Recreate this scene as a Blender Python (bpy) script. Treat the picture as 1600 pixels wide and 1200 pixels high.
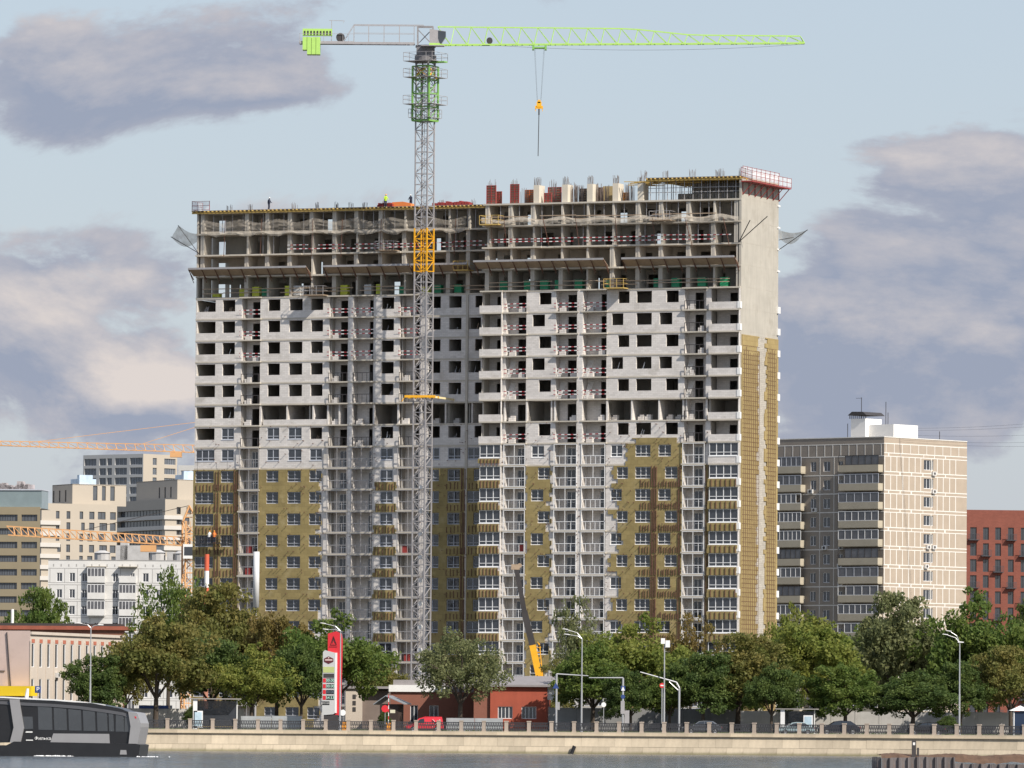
import bpy, math, random
import numpy as np
from mathutils import Vector, Matrix
from math import radians as R_, sin, cos, tan, pi, atan2, sqrt
random.seed(7); rng = np.random.default_rng(7)
S = bpy.context.scene
for o in list(bpy.data.objects): bpy.data.objects.remove(o)
COL = S.collection
# ------------------------------------------------------------------ camera
FPX = 11400.0; CAMZ = 2.6
PITCH = math.atan(542/FPX); ROLL = R_(0.43)
CP = Vector((0, 0, CAMZ))
_F = Vector((0, cos(PITCH), sin(PITCH))); _U0 = Vector((0, -sin(PITCH), cos(PITCH))); _R0 = Vector((1, 0, 0))
CR = _R0*cos(ROLL) + _U0*sin(ROLL); CU = _U0*cos(ROLL) - _R0*sin(ROLL)
cam = bpy.data.cameras.new('camera'); camo = bpy.data.objects.new('camera', cam); COL.objects.link(camo)
cam.sensor_width = 36; cam.lens = FPX/1600*36; cam.clip_start = 1; cam.clip_end = 30000
m = Matrix((( CR.x, CU.x, -_F.x, 0), (CR.y, CU.y, -_F.y, 0), (CR.z, CU.z, -_F.z, CAMZ), (0, 0, 0, 1)))
camo.matrix_world = m; S.camera = camo
S.view_settings.view_transform = 'Standard'; S.view_settings.look = 'None'
S.view_settings.exposure = 0.53; S.view_settings.gamma = 1; S.view_settings.use_curve_mapping = False
S.render.resolution_x = 1024; S.render.resolution_y = 768
def ray(px, py): return _F*FPX + CR*(px-800) + CU*(600-py)
def P(px, py, Y):                       # a pixel and a distance from the camera -> a point
    d = ray(px, py); return CP + d*(Y/d.y)
# ------------------------------------------------------------------ world: sky and clouds, sun
SUN_AZ = R_(43); SUN_EL = R_(40)
W = bpy.data.worlds.new('World'); S.world = W; W.use_nodes = True
nt = W.node_tree; nt.nodes.clear()
def N(t, **k):
    n = nt.nodes.new(t)
    for a, b in k.items(): setattr(n, a, b)
    return n
def L(a, b): nt.links.new(a, b)
def M(op, a, b=None, c=None, clamp=False):
    n = nt.nodes.new('ShaderNodeMath'); n.operation = op; n.use_clamp = clamp
    for i, v in enumerate((a, b, c)):
        if v is None: continue
        if isinstance(v, (int, float)): n.inputs[i].default_value = v
        else: nt.links.new(v, n.inputs[i])
    return n.outputs[0]
def VM(op, a, b=None):
    n = nt.nodes.new('ShaderNodeVectorMath'); n.operation = op
    for i, v in enumerate((a, b)):
        if v is None: continue
        if isinstance(v, (tuple, list, Vector)): n.inputs[i].default_value = v
        else: nt.links.new(v, n.inputs[i])
    return n.outputs['Value'] if op in ('LENGTH', 'DOT_PRODUCT') else n.outputs['Vector']
sky = N('ShaderNodeTexSky', sky_type='NISHITA'); sky.sun_disc = False
sky.sun_elevation = SUN_EL; sky.sun_rotation = pi - SUN_AZ
sky.air_density = 1.3; sky.dust_density = 1.0; sky.ozone_density = 1.5
tc = N('ShaderNodeTexCoord')
dirv = VM('NORMALIZE', tc.outputs['Generated'])
def noise(vec, scale, det, rough=.55, dist=0.):
    n = N('ShaderNodeTexNoise'); n.inputs['Scale'].default_value = scale; n.inputs['Detail'].default_value = det
    n.inputs['Roughness'].default_value = rough; n.inputs['Distortion'].default_value = dist
    L(vec, n.inputs['Vector']); return n.outputs['Fac']
flat = VM('MULTIPLY', dirv, (1, 1, 1.9))
BL = [(240, 590, 130, 70, .25), (100, 480, 330, 80, .22), (1480, 260, 200, 60, .2), (90, 120, 420, 125, .36), (420, 140, 160, 40, .17), (150, 385, 330, 95, .36), (430, 310, 170, 45, .15), (60, 560, 300, 130, .22),
      (1490, 390, 310, 170, .40), (1430, 560, 380, 120, .33), (690, 310, 130, 35, .12), (230, 610, 110, 60, .16), (250, 690, 700, 90, .13), (1400, 690, 500, 90, .13), (1250, 500, 160, 120, .12)]
def dens(vec_dir):
    fl = VM('MULTIPLY', vec_dir, (1, 1, 1.9))
    n1 = noise(fl, 17, 12, .6, .3)
    s = M('MULTIPLY_ADD', n1, 1.6, -.935)
    warp = M('MULTIPLY_ADD', noise(fl, 48, 8, .6), .9, -.45)
    for (bx, by, rx, ry, amp) in BL:
        c = ray(bx, by).normalized()
        v = VM('MULTIPLY', VM('SUBTRACT', vec_dir, c), (FPX/rx, 0.2*FPX/rx, FPX/ry))
        d = M('ADD', VM('LENGTH', v), warp)
        f = M('SUBTRACT', 1.15, d, clamp=True)
        s = M('ADD', s, M('MULTIPLY', f, amp))
    return s
d0 = dens(dirv)
dup = dens(VM('ADD', dirv, (.0016, 0, .0042)))
cov = N('ShaderNodeMapRange', interpolation_type='SMOOTHSTEP'); L(d0, cov.inputs[0])
cov.inputs[1].default_value = -.04; cov.inputs[2].default_value = .09
lit = M('MULTIPLY_ADD', M('SUBTRACT', d0, dup), 2.0, .05)
for (bx, by, rx, ry, amp) in [(110, 490, 260, 70, .5), (240, 590, 120, 60, .6), (30, 345, 60, 18, .7), (1470, 265, 230, 50, .2), (120, 660, 330, 60, .45), (1500, 690, 300, 60, .35), (420, 300, 180, 40, .25), (150, 430, 90, 25, .5)]:
    v = VM('MULTIPLY', VM('SUBTRACT', dirv, ray(bx, by).normalized()), (FPX/rx, 0.2*FPX/rx, FPX/ry))
    lit = M('ADD', lit, M('MULTIPLY', M('SUBTRACT', 1.2, M('ADD', VM('LENGTH', v), M('MULTIPLY_ADD', noise(flat, 60, 8, .62), 1.5, -.75)), clamp=True), amp))
lit = M('MINIMUM', M('MAXIMUM', lit, 0.), 1.)
thin = M('MULTIPLY_ADD', d0, -2.6, .42, clamp=True)
litf = M('MAXIMUM', lit, M('MULTIPLY', thin, .6))
cc = N('ShaderNodeMix', data_type='RGBA'); L(litf, cc.inputs[0])
cc.inputs[6].default_value = (1.9, 2.15, 2.85, 1); cc.inputs[7].default_value = (4.7, 4.2, 3.95, 1)
base = N('ShaderNodeMix', data_type='RGBA', blend_type='MULTIPLY'); base.inputs[0].default_value = 1
base.blend_type = 'MIX'; base.inputs[0].default_value = .72; L(sky.outputs[0], base.inputs[6]); base.inputs[7].default_value = (2.75, 3.2, 4.15, 1)
cm = N('ShaderNodeMix', data_type='RGBA'); L(M('MULTIPLY', cov.outputs[0], .9), cm.inputs[0]); L(base.outputs[2], cm.inputs[6]); L(cc.outputs[2], cm.inputs[7])
bg = N('ShaderNodeBackground'); bg.inputs[1].default_value = .112; L(cm.outputs[2], bg.inputs[0])
wo = N('ShaderNodeOutputWorld'); L(bg.outputs[0], wo.inputs[0])
sun = bpy.data.lights.new('sun', 'SUN'); sun.energy = 3.9; sun.angle = R_(.55); sun.color = (1, .93, .83)
suno = bpy.data.objects.new('sun', sun); COL.objects.link(suno)
sd = Vector((sin(SUN_AZ)*cos(SUN_EL), -cos(SUN_AZ)*cos(SUN_EL), sin(SUN_EL)))
suno.rotation_euler = (-sd).to_track_quat('-Z', 'Y').to_euler(); suno.location = (300, -100, 300)
# ------------------------------------------------------------------ helpers
class MB:
    def __init__(s): s.v = []; s.f = []; s.m = []
    def add(s, vs, fs, mi=0):
        b = len(s.v); s.v += [tuple(x) for x in vs]
        for f in fs: s.f.append(tuple(b+i for i in f)); s.m.append(mi)
        return s
    def box(s, x0, x1, y0, y1, z0, z1, mi=0):
        if x0 > x1: x0, x1 = x1, x0
        if y0 > y1: y0, y1 = y1, y0
        if z0 > z1: z0, z1 = z1, z0
        return s.add([(x0,y0,z0),(x1,y0,z0),(x1,y1,z0),(x0,y1,z0),(x0,y0,z1),(x1,y0,z1),(x1,y1,z1),(x0,y1,z1)],
              [(0,3,2,1),(4,5,6,7),(0,1,5,4),(1,2,6,5),(2,3,7,6),(3,0,4,7)], mi)
    def beam(s, p, q, w, h=None, mi=0):
        p = Vector(p); q = Vector(q); d = q-p
        if d.length < 1e-6: return s
        h = h or w; d.normalize()
        up = Vector((0,0,1)) if abs(d.z) < .95 else Vector((0,1,0))
        a = d.cross(up).normalized(); b = a.cross(d).normalized()
        vs = [e + a*(sx*w/2) + b*(sz*h/2) for e in (p, q) for sx, sz in ((-1,-1),(1,-1),(1,1),(-1,1))]
        return s.add(vs, [(0,1,2,3),(7,6,5,4),(0,4,5,1),(1,5,6,2),(2,6,7,3),(3,7,4,0)], mi)
    def cyl(s, p, q, r, n=8, r2=None, mi=0):
        p = Vector(p); q = Vector(q); d = (q-p).normalized(); r2 = r if r2 is None else r2
        up = Vector((0,0,1)) if abs(d.z) < .95 else Vector((0,1,0))
        a = d.cross(up).normalized(); b = a.cross(d).normalized()
        vs = []
        for e, rr in ((p, r), (q, r2)):
            for i in range(n):
                t = 2*pi*i/n; vs.append(e + a*(rr*cos(t)) + b*(rr*sin(t)))
        fs = [(i, (i+1) % n, n+(i+1) % n, n+i) for i in range(n)] + [tuple(range(n))[::-1], tuple(range(n, 2*n))]
        return s.add(vs, fs, mi)
    def prism(s, poly, y0, y1, mi=0):       # polygon in x,z extruded along y
        n = len(poly)
        vs = [(x, y0, z) for x, z in poly] + [(x, y1, z) for x, z in poly]
        fs = [tuple(range(n)), tuple(range(n, 2*n))[::-1]] + [(i, n+i, n+(i+1) % n, (i+1) % n) for i in range(n)]
        return s.add(vs, fs, mi)
    def quad(s, a, b, c, d, mi=0): return s.add([a, b, c, d], [(0,1,2,3)], mi)
    def wall(s, x0, x1, z0, z1, ops, y=0., dep=.3, mi=0):   # a wall plane facing -y with real openings and their reveals
        ops = [(max(a, x0), min(b, x1), max(c, z0), min(d, z1)) for a, b, c, d in ops if b > x0 and a < x1 and d > z0 and c < z1]
        xs = sorted(set([x0, x1] + [q for o in ops for q in o[:2]])); zs = sorted(set([z0, z1] + [q for o in ops for q in o[2:]]))
        for j in range(len(zs)-1):
            zc = (zs[j]+zs[j+1])/2; st = None
            for i in range(len(xs)):
                solid = i < len(xs)-1 and not any(o[0] < (xs[i]+xs[i+1])/2 < o[1] and o[2] < zc < o[3] for o in ops)
                if solid and st is None: st = xs[i]
                if not solid and st is not None:
                    s.quad((st,y,zs[j]),(xs[i],y,zs[j]),(xs[i],y,zs[j+1]),(st,y,zs[j+1]), mi); st = None
        for a, b, c, d in ops:
            s.quad((a,y,c),(a,y,d),(a,y+dep,d),(a,y+dep,c), mi); s.quad((b,y,c),(b,y+dep,c),(b,y+dep,d),(b,y,d), mi)
            s.quad((a,y,d),(b,y,d),(b,y+dep,d),(a,y+dep,d), mi); s.quad((a,y,c),(a,y+dep,c),(b,y+dep,c),(b,y,c), mi)
        return s
    def mesh(s, name, mats):
        me = bpy.data.meshes.new(name); me.from_pydata(s.v, [], s.f)
        for mt in (mats if isinstance(mats, (list, tuple)) else [mats]): me.materials.append(mt)
        if any(s.m): me.polygons.foreach_set('material_index', s.m)
        me.update(); return me
    def build(s, name, mats, parent=None, loc=None, rz=0, **k): return ob(name, s.mesh(name, mats), parent, loc, rz, **k)
def ob(name, me, parent=None, loc=None, rz=0, label=None, cat=None, group=None, kind=None):
    o = bpy.data.objects.new(name, me); COL.objects.link(o)
    if parent: o.parent = parent
    if loc is not None: o.location = loc
    if rz: o.rotation_euler = (0, 0, rz)
    if label: o['label'] = label
    if cat: o['category'] = cat
    if group: o['group'] = group
    if kind: o['kind'] = kind
    return o
def smooth(o):
    o.data.polygons.foreach_set('use_smooth', [True]*len(o.data.polygons)); return o
def thing(name, label, cat, loc=(0,0,0), rz=0, group=None): return ob(name, None, None, loc, rz, label, cat, group)
def copy_tree(o, parent=None):
    c = o.copy(); COL.objects.link(c); c.parent = parent
    for ch in list(o.children): copy_tree(ch, c)
    return c
def mat(name, col, rough=.8, var=.12, scale=1.5, metal=0., bump=0., streak=0., rnd=0., alpha=1., spec=.4, brick=None, bcol=None, mort=.02, dirt=None):
    mt = bpy.data.materials.new(name); mt.use_nodes = True
    global nt; old = nt; nt = mt.node_tree; b = nt.nodes['Principled BSDF']
    b.inputs['Roughness'].default_value = rough; b.inputs['Metallic'].default_value = metal
    b.inputs['Specular IOR Level'].default_value = spec; b.inputs['Alpha'].default_value = alpha
    t = N('ShaderNodeTexCoord'); oc = t.outputs['Object']
    def mixc(f, a, c, bt='MIX'):
        x = N('ShaderNodeMix', data_type='RGBA', blend_type=bt)
        for i, v in ((0, f), (6, a), (7, c)):
            if isinstance(v, (int, float)): x.inputs[i].default_value = v
            elif isinstance(v, tuple): x.inputs[i].default_value = (*v[:3], 1)
            else: L(v, x.inputs[i])
        return x.outputs[2]
    c = None
    if brick:
        bw, bh = brick
        sx = N('ShaderNodeSeparateXYZ'); L(oc, sx.inputs[0]); cb = N('ShaderNodeCombineXYZ')
        L(M('ADD', sx.outputs[0], sx.outputs[1]), cb.inputs[0]); L(sx.outputs[2], cb.inputs[1])
        br = N('ShaderNodeTexBrick'); L(cb.outputs[0], br.inputs['Vector']); br.inputs['Scale'].default_value = 1
        br.inputs['Brick Width'].default_value = bw; br.inputs['Row Height'].default_value = bh; br.inputs['Mortar Size'].default_value = mort
        br.inputs['Color1'].default_value = (*col, 1); br.inputs['Color2'].default_value = (*[q*(1-var) for q in col], 1)
        br.inputs['Mortar'].default_value = (*(bcol or tuple(q*.6 for q in col)), 1); c = br.outputs['Color']
    else: c = mixc(0., col, col)
    n1 = noise(oc, scale, 5, .6)
    fac = M('MULTIPLY_ADD', n1, 2*var*1.6, 1-var*1.6)
    if streak:
        mp = N('ShaderNodeMapping'); mp.inputs['Scale'].default_value = (1.6, 1.6, .12); L(oc, mp.inputs[0])
        fac = M('MULTIPLY', fac, M('MULTIPLY_ADD', noise(mp.outputs[0], 1.5, 4), 2*streak, 1-streak))
    if rnd:
        oi = N('ShaderNodeObjectInfo'); fac = M('MULTIPLY', fac, M('MULTIPLY_ADD', oi.outputs['Random'], 2*rnd, 1-rnd))
    vv = N('ShaderNodeCombineXYZ')
    for i in range(3): L(fac, vv.inputs[i])
    c = mixc(1., c, vv.outputs[0], 'MULTIPLY')
    if dirt:
        dn = N('ShaderNodeMapRange'); L(noise(oc, dirt[1], 6, .65), dn.inputs[0]); dn.inputs[1].default_value = .55; dn.inputs[2].default_value = .72
        c = mixc(M('MULTIPLY', dn.outputs[0], dirt[2]), c, dirt[0])
    L(c, b.inputs['Base Color'])
    if bump:
        bp = N('ShaderNodeBump'); bp.inputs['Strength'].default_value = bump; bp.inputs['Distance'].default_value = .05
        L(noise(oc, scale*6, 4), bp.inputs['Height']); L(bp.outputs[0], b.inputs['Normal'])
    nt = old; return mt
CONC = mat('concrete', (.48, .44, .38), .9, .16, .5, streak=.12, dirt=((.22, .20, .17), .35, .5))
CONCW = mat('cast_concrete', (.43, .40, .345), .9, .13, .35, streak=.16, dirt=((.30, .27, .22), .22, .6))
SLAB = mat('slab_concrete', (.50, .455, .385), .9, .18, .7)
BLOCK = mat('aerated_block', (.70, .66, .625), .9, .14, .28, brick=(.62, .25), bcol=(.50, .46, .42), mort=.012, dirt=((.42, .385, .34), .35, .8))
INNER = mat('inner_concrete', (.40, .375, .34), .9, .15, .5)
WOOL = mat('mineral_wool', (.315, .245, .105), .95, .2, .35, bump=.4, brick=(1.0, .6), bcol=(.235, .18, .075), mort=.02, dirt=((.41, .34, .19), .5, .55))
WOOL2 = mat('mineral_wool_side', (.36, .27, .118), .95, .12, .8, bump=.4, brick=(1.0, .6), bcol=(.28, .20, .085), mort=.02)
DARK = mat('dark_steel', (.05, .045, .045), .6, .2, 3)
RUST = mat('brown_steel', (.14, .07, .05), .7, .25, 3)
GREYM = mat('grey_steel', (.36, .345, .345), .5, .15, 2, metal=.2)
WFRAME = mat('white_frame', (.78, .78, .78), .45, .06, 2)
GFRAME = mat('grey_frame', (.46, .48, .53), .45, .1, 2)
GLASS = mat('window_glass', (.035, .04, .05), .06, .3, .5, spec=.9)
GLASST = mat('clear_glass', (.05, .055, .065), .06, .2, .5, spec=.8, alpha=.75)
WOOD = mat('yellow_timber', (.55, .38, .12), .8, .25, 2)
PLY = mat('plywood', (.36, .27, .19), .8, .2, 2)
REDP = mat('red_formwork', (.30, .045, .04), .6, .25, 2)
ORNG = mat('orange_paint', (.85, .33, .02), .5, .12, 2)
WHITE = mat('white_paint', (.78, .77, .75), .6, .06, 1)
BLACK = mat('black_paint', (.02, .02, .022), .5, .2, 2)
REDPAINT = mat('red_paint', (.62, .03, .04), .4, .08, 1)
def tape_mat():
    mt = mat('warning_tape', (.75, .74, .72), .6, .05, 2); global nt; old = nt; nt = mt.node_tree
    b = nt.nodes['Principled BSDF']; t = N('ShaderNodeTexCoord'); sx = N('ShaderNodeSeparateXYZ'); L(t.outputs['Object'], sx.inputs[0])
    f = M('GREATER_THAN', M('FRACT', M('MULTIPLY', M('ADD', sx.outputs[0], sx.outputs[1]), 1.1)), .5)
    x = N('ShaderNodeMix', data_type='RGBA'); L(f, x.inputs[0]); x.inputs[6].default_value = (.78, .77, .75, 1); x.inputs[7].default_value = (.33, .03, .04, 1)
    L(x.outputs[2], b.inputs['Base Color']); nt = old; return mt
TAPE = tape_mat()
def net_mat(name, col, op):
    mt = bpy.data.materials.new(name); mt.use_nodes = True; global nt; old = nt; nt = mt.node_tree
    b = nt.nodes['Principled BSDF']; b.inputs['Base Color'].default_value = (*col, 1); b.inputs['Roughness'].default_value = .9
    t = N('ShaderNodeTexCoord'); L(M('MULTIPLY_ADD', noise(t.outputs['Object'], 1.3, 4), .7, op-.35, clamp=True), b.inputs['Alpha']); nt = old; return mt
NET = net_mat('debris_net', (.34, .30, .25), .34)
NETD = net_mat('safety_net', (.46, .41, .34), .52)
_wm = {}
def win_mesh(w, h, n, tr=.28, fr=.08, fm=WFRAME, gm=None, key=''):   # frame mesh and one pane mesh; origin bottom-left of the opening
    k = (round(w, 1), round(h, 1), n, fm.name, tr, key)
    if k not in _wm:
        w, h = k[0], k[1]; mb = MB(); d0, d1 = -.04, .05
        mb.box(0, fr, d0, d1, 0, h); mb.box(w-fr, w, d0, d1, 0, h); mb.box(fr, w-fr, d0, d1, 0, fr*1.3); mb.box(fr, w-fr, d0, d1, h-fr, h)
        pw = w/n
        for i in range(1, n): mb.box(i*pw-fr*.6, i*pw+fr*.6, d0, d1, fr*1.3, h-fr)
        if tr: mb.box(fr, w-fr, d0-.012, d1-.012, h*tr-fr*.5, h*tr+fr*.5)
        mb.box(-.05, w+.05, -.16, .0, -.09, -.002)
        pm = MB(); pm.box(.02, pw-.02, .012, .03, .03, h-.03)
        _wm[k] = (mb.mesh('window', fm), pm.mesh('pane', gm or GLASS), pw, n)
    return _wm[k]
def window(parent, x, y, z, w, h, n, fm=WFRAME, rz=0, tr=.28, name='window', gm=None):
    fme, pme, pw, n = win_mesh(w, h, n, tr, fm=fm, gm=gm, key=(gm.name if gm else ''))
    o = ob(name, fme, parent, (x, y, z), rz)
    for i in range(n): ob('pane', pme, o, (i*pw, 0, 0))
    return o
GZ = 2.4                                  # street level above the water
# ------------------------------------------------------------------ ground, water, quay
WATER = bpy.data.materials.new('river_water'); WATER.use_nodes = True
_o = nt; nt = WATER.node_tree; _b = nt.nodes['Principled BSDF']
_b.inputs['Base Color'].default_value = (.075, .085, .09, 1); _b.inputs['Roughness'].default_value = .12; _b.inputs['Specular IOR Level'].default_value = .5
_t = N('ShaderNodeTexCoord'); _mp = N('ShaderNodeMapping'); _mp.inputs['Scale'].default_value = (.5, .16, 1); L(_t.outputs['Object'], _mp.inputs[0]); _m2 = N('ShaderNodeMapping'); _m2.inputs['Scale'].default_value = (.05, .011, 1); L(_t.outputs['Object'], _m2.inputs[0])
_h = M('ADD', noise(_mp.outputs[0], 1.4, 6, .65, .4), M('ADD', M('MULTIPLY', noise(_mp.outputs[0], .22, 3), 1.6), M('MULTIPLY', noise(_m2.outputs[0], 1.2, 5, .7), 14.)))
_bp = N('ShaderNodeBump'); _bp.inputs['Strength'].default_value = 1.; _bp.inputs['Distance'].default_value = .9; L(_h, _bp.inputs['Height']); L(_bp.outputs[0], _b.inputs['Normal'])
nt = _o
def quay_y(x):
    t = max(0, x+25); return 846 - .0017*t*t
MB().quad((-3000,-300,0),(3000,-300,0),(3000,905,0),(-3000,905,0)).build('river_water', WATER, kind='structure')
GROUND = mat('ground_soil', (.13, .125, .105), .95, .3, .15)
GRASS = mat('verge_grass', (.07, .10, .025), .95, .35, .5)
ASPH = mat('asphalt', (.06, .06, .062), .9, .2, .4)
g = MB(); xs = list(range(-150, 151, 10))
pts = [(-6000, quay_y(-150)+.4)] + [(x, quay_y(x)+.4) for x in xs] + [(6000, quay_y(150)+.4)]
for (xa, ya), (xb, yb) in zip(pts, pts[1:]):
    g.quad((xa, ya, GZ), (xb, yb, GZ), (xb*2.5, 25000, GZ), (xa*2.5, 25000, GZ))
g.build('ground', GROUND, kind='structure')
def strip(name, o0, o1, z, m_):
    s = MB()
    for xa, xb in zip(xs, xs[1:]): s.quad((xa, quay_y(xa)+o0, z), (xb, quay_y(xb)+o0, z), (xb, quay_y(xb)+o1, z), (xa, quay_y(xa)+o1, z))
    return s
strip('pavement', .5, 4.5, GZ+.12, None).build('pavement', mat('pavement_slabs', (.30, .29, .27), .9, .1, .6, brick=(.6, .6)), kind='structure')
strip('road', 4.5, 19.5, GZ+.012, None).build('road', ASPH, kind='structure')
k_ = MB()
for off in (4.4, 19.5):
    for xa, xb in zip(xs, xs[1:]): k_.beam((xa, quay_y(xa)+off, GZ+.07), (xb, quay_y(xb)+off, GZ+.07), .16, .15)
k_.build('kerb', CONC, kind='structure')
mk = MB()
for off in (9.4, 14.4):
    for x in range(-148, 148, 6): mk.quad((x, quay_y(x)+off, GZ+.017), (x+3, quay_y(x+3)+off, GZ+.017), (x+3, quay_y(x+3)+off+.14, GZ+.017), (x, quay_y(x)+off+.14, GZ+.017))
mk.build('road_marking', WHITE, kind='structure')
strip('grass', 20.2, 28, GZ+.02, None).build('verge_grass', GRASS, kind='structure')
gt = MB()
for i in range(9000):
    x = random.uniform(-85, 85); y = quay_y(x)+random.uniform(20.3, 28); h = random.uniform(.12, .4); a = random.uniform(0, pi); w = .09
    gt.add([(x-w*cos(a), y-w*sin(a), GZ), (x+w*cos(a), y+w*sin(a), GZ), (x+random.uniform(-.1,.1), y, GZ+h)], [(0,1,2)])
gt.build('grass', GRASS, label='tufts of grass on the verge behind the road', cat='grass', kind='stuff')
# quay wall of granite slabs
GRAN = mat('quay_granite', (.50, .42, .31), .85, .13, .9, streak=.14, rnd=.16, dirt=((.33, .27, .20), .8, .5))
GRANP = mat('post_granite', (.40, .33, .27), .85, .14, 2, rnd=.08)
IRON = mat('cast_iron', (.045, .045, .05), .6, .2, 4)
qw = thing('quay_wall', 'long sloping wall of pale tan granite slabs rising from the river', 'wall')
lo = MB(); lo.add([(0,-.55,-1.2),(1.94,-.55,-1.2),(1.94,-.22,.82),(0,-.22,.82),(0,.5,-1.2),(1.94,.5,-1.2),(1.94,.5,.82),(0,.5,.82)], [(0,1,2,3),(5,4,7,6),(3,2,6,7),(4,0,3,7),(1,5,6,2)])
GRLO = GRAN.copy(); GRLO.name = 'quay_granite_tide'
_o = nt; nt = GRLO.node_tree; _b = nt.nodes['Principled BSDF']; _src = _b.inputs['Base Color'].links[0].from_socket; _t = N('ShaderNodeTexCoord'); _s = N('ShaderNodeSeparateXYZ'); L(_t.outputs['Object'], _s.inputs[0])
_r = N('ShaderNodeMapRange'); L(M('ADD', _s.outputs[2], M('MULTIPLY_ADD', noise(_t.outputs['Object'], 3, 4), .3, -.15)), _r.inputs[0]); _r.inputs[1].default_value = .12; _r.inputs[2].default_value = .38; _r.inputs[3].default_value = .75; _r.inputs[4].default_value = 0
_x = N('ShaderNodeMix', data_type='RGBA'); L(_r.outputs[0], _x.inputs[0]); L(_src, _x.inputs[6]); _x.inputs[7].default_value = (.16, .15, .07, 1); L(_x.outputs[2], _b.inputs['Base Color']); nt = _o
lo = lo.mesh('granite_block', GRLO)
hi = MB(); hi.add([(0,-.24,.84),(1.94,-.24,.84),(1.94,.03,2.06),(0,.03,2.06),(0,.5,.84),(1.94,.5,.84),(1.94,.5,2.06),(0,.5,2.06)], [(0,1,2,3),(5,4,7,6),(3,2,6,7),(4,0,3,7),(1,5,6,2)])
hi = hi.mesh('granite_block', GRAN)
co = MB(); co.box(0, 2.46, -.22, .6, 2.08, 2.2); co.box(0, 2.46, -.12, .6, 2.2, 2.5); co = co.mesh('cornice_stone', GRAN)
bk = MB()
def along(step, x0, x1):
    x = x0
    while x < x1:
        y = quay_y(x); x2 = x+step
        for _ in range(4):
            y2 = quay_y(x2); x2 = x + (x2-x)*step/math.hypot(x2-x, y2-y)
        yield x, y, atan2(quay_y(x2)-y, x2-x), x2
        x = x2
for x, y, a, x2 in along(1.95, -78, 84):
    ob('granite_block', lo, qw, (x, y, 0), a + random.uniform(-.002, .002))
    ob('granite_block', hi, qw, (x+.6, quay_y(x+.6)+random.uniform(-.01, .012), 0), a)
    bk.beam((x, y+.45, .9), (x2, quay_y(x2)+.45, .9), .5, 3.)
for x, y, a, x2 in along(2.47, -78, 84): ob('cornice_stone', co, qw, (x, y, 0), a)
bk.build('wall_core', DARK, qw)
rl = thing('embankment_railing', 'cast iron lattice railing between granite posts along the quay', 'railing')
STEP = 2.62
pm = MB(); pm.box(-.21, .21, -.21, .21, 2.5, 3.62); pm.box(-.25, .25, -.25, .25, 3.62, 3.76); pm.box(-.25, .25, -.25, .25, 2.5, 2.64); pm = pm.mesh('post', GRANP)
pn = MB(); w_ = STEP-.42; pn.box(0, w_, -.05, .05, 3.48, 3.58); pn.box(0, w_, -.04, .04, 3.24, 3.29); pn.box(0, w_, -.05, .05, 2.62, 2.70)
nb = 11
for i in range(nb+1):
    cx = i*w_/nb
    if i < nb:
        mx = cx + w_/nb/2
        pn.beam((cx, 0, 2.97), (mx, 0, 3.25), .045); pn.beam((mx, 0, 3.25), (cx+w_/nb, 0, 2.97), .045)
        pn.beam((cx, 0, 2.97), (mx, 0, 2.69), .045); pn.beam((mx, 0, 2.69), (cx+w_/nb, 0, 2.97), .045); pn.box(mx-.05, mx+.05, -.03, .03, 3.29, 3.48)
    pn.box(cx-.025, cx+.025, -.03, .03, 2.69, 3.25)
pn = pn.mesh('lattice_panel', IRON)
for x, y, a, x2 in along(STEP, -76.3, 84):
    ob('post', pm, rl, (x, y+.2, 0), a); ob('lattice_panel', pn, rl, (x+.21*cos(a), y+.2+.21*sin(a), 0), a)
mb_ = MB(); mb_.cyl((0,0,0), (.35,0,.9), .22, 8)
o = mb_.build('mooring_fender', BLACK, None, P(893, 1176, quay_y(7.0)-.75), label='black rubber fender hanging on the quay wall at the waterline', cat='fender'); o.location.z = .02
# ------------------------------------------------------------------ the tower block under construction
TH = R_(-22.7); BC = P(1156, 700, 988.); BC.z = GZ
ex = Vector((cos(TH), sin(TH), 0)); ey = Vector((-sin(TH), cos(TH), 0))
def bl(px, py, c):                       # pixel -> building-local (x, z) on the plane local y = c
    d = ray(px, py); t = (c - (CP-BC).dot(ey))/d.dot(ey); p = CP + d*t; return (p-BC).dot(ex), p.z-GZ
def bside(px, py):                       # pixel -> local y on the side wall plane x = 0
    d = ray(px, py); t = (0 - (CP-BC).dot(ex))/d.dot(ex); return (CP + d*t - BC).dot(ey)
ZK0 = bl(1156, 447.5, 0)[1]; FH = 3.0
def zk(k): return ZK0 - FH*k              # top of slab k (above street level)
KB = int(ZK0//FH)                         # slab index near the street
DEP = bside(1214, 700); CL = 4.0          # depth of the block, set-back of the left wing
def fxR(px): return bl(px, 700, 0)[0]
def fxL(px): return bl(px, 700, CL)[0]
XR0 = fxR(752); XL0 = fxL(304); XL1 = XR0 + .2
print('building', 'ZK0', ZK0, 'KB', KB, 'DEP', DEP, 'XR0', XR0, 'XL0', XL0)
tb = thing('apartment_tower', 'tall unfinished apartment block of concrete slabs, pale blockwork and ochre insulation', 'building', BC, TH)
ER = [('bay', 751.5, 784, 3), ('bal', 790, 820, .4), ('alt', 830.5, 850, 841, 860, 2), ('bal', 868.5, 901, .35), ('bal', 911.5, 945.5, .6),
      ('alt', 954.5, 972.5, 964.5, 982, 2), ('win', 993, 1017, 3), ('alt', 1029, 1049, 1039.5, 1059, 2), ('bal', 1069.5, 1101, .3), ('bay', 1110, 1155.5, 4)]
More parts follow.
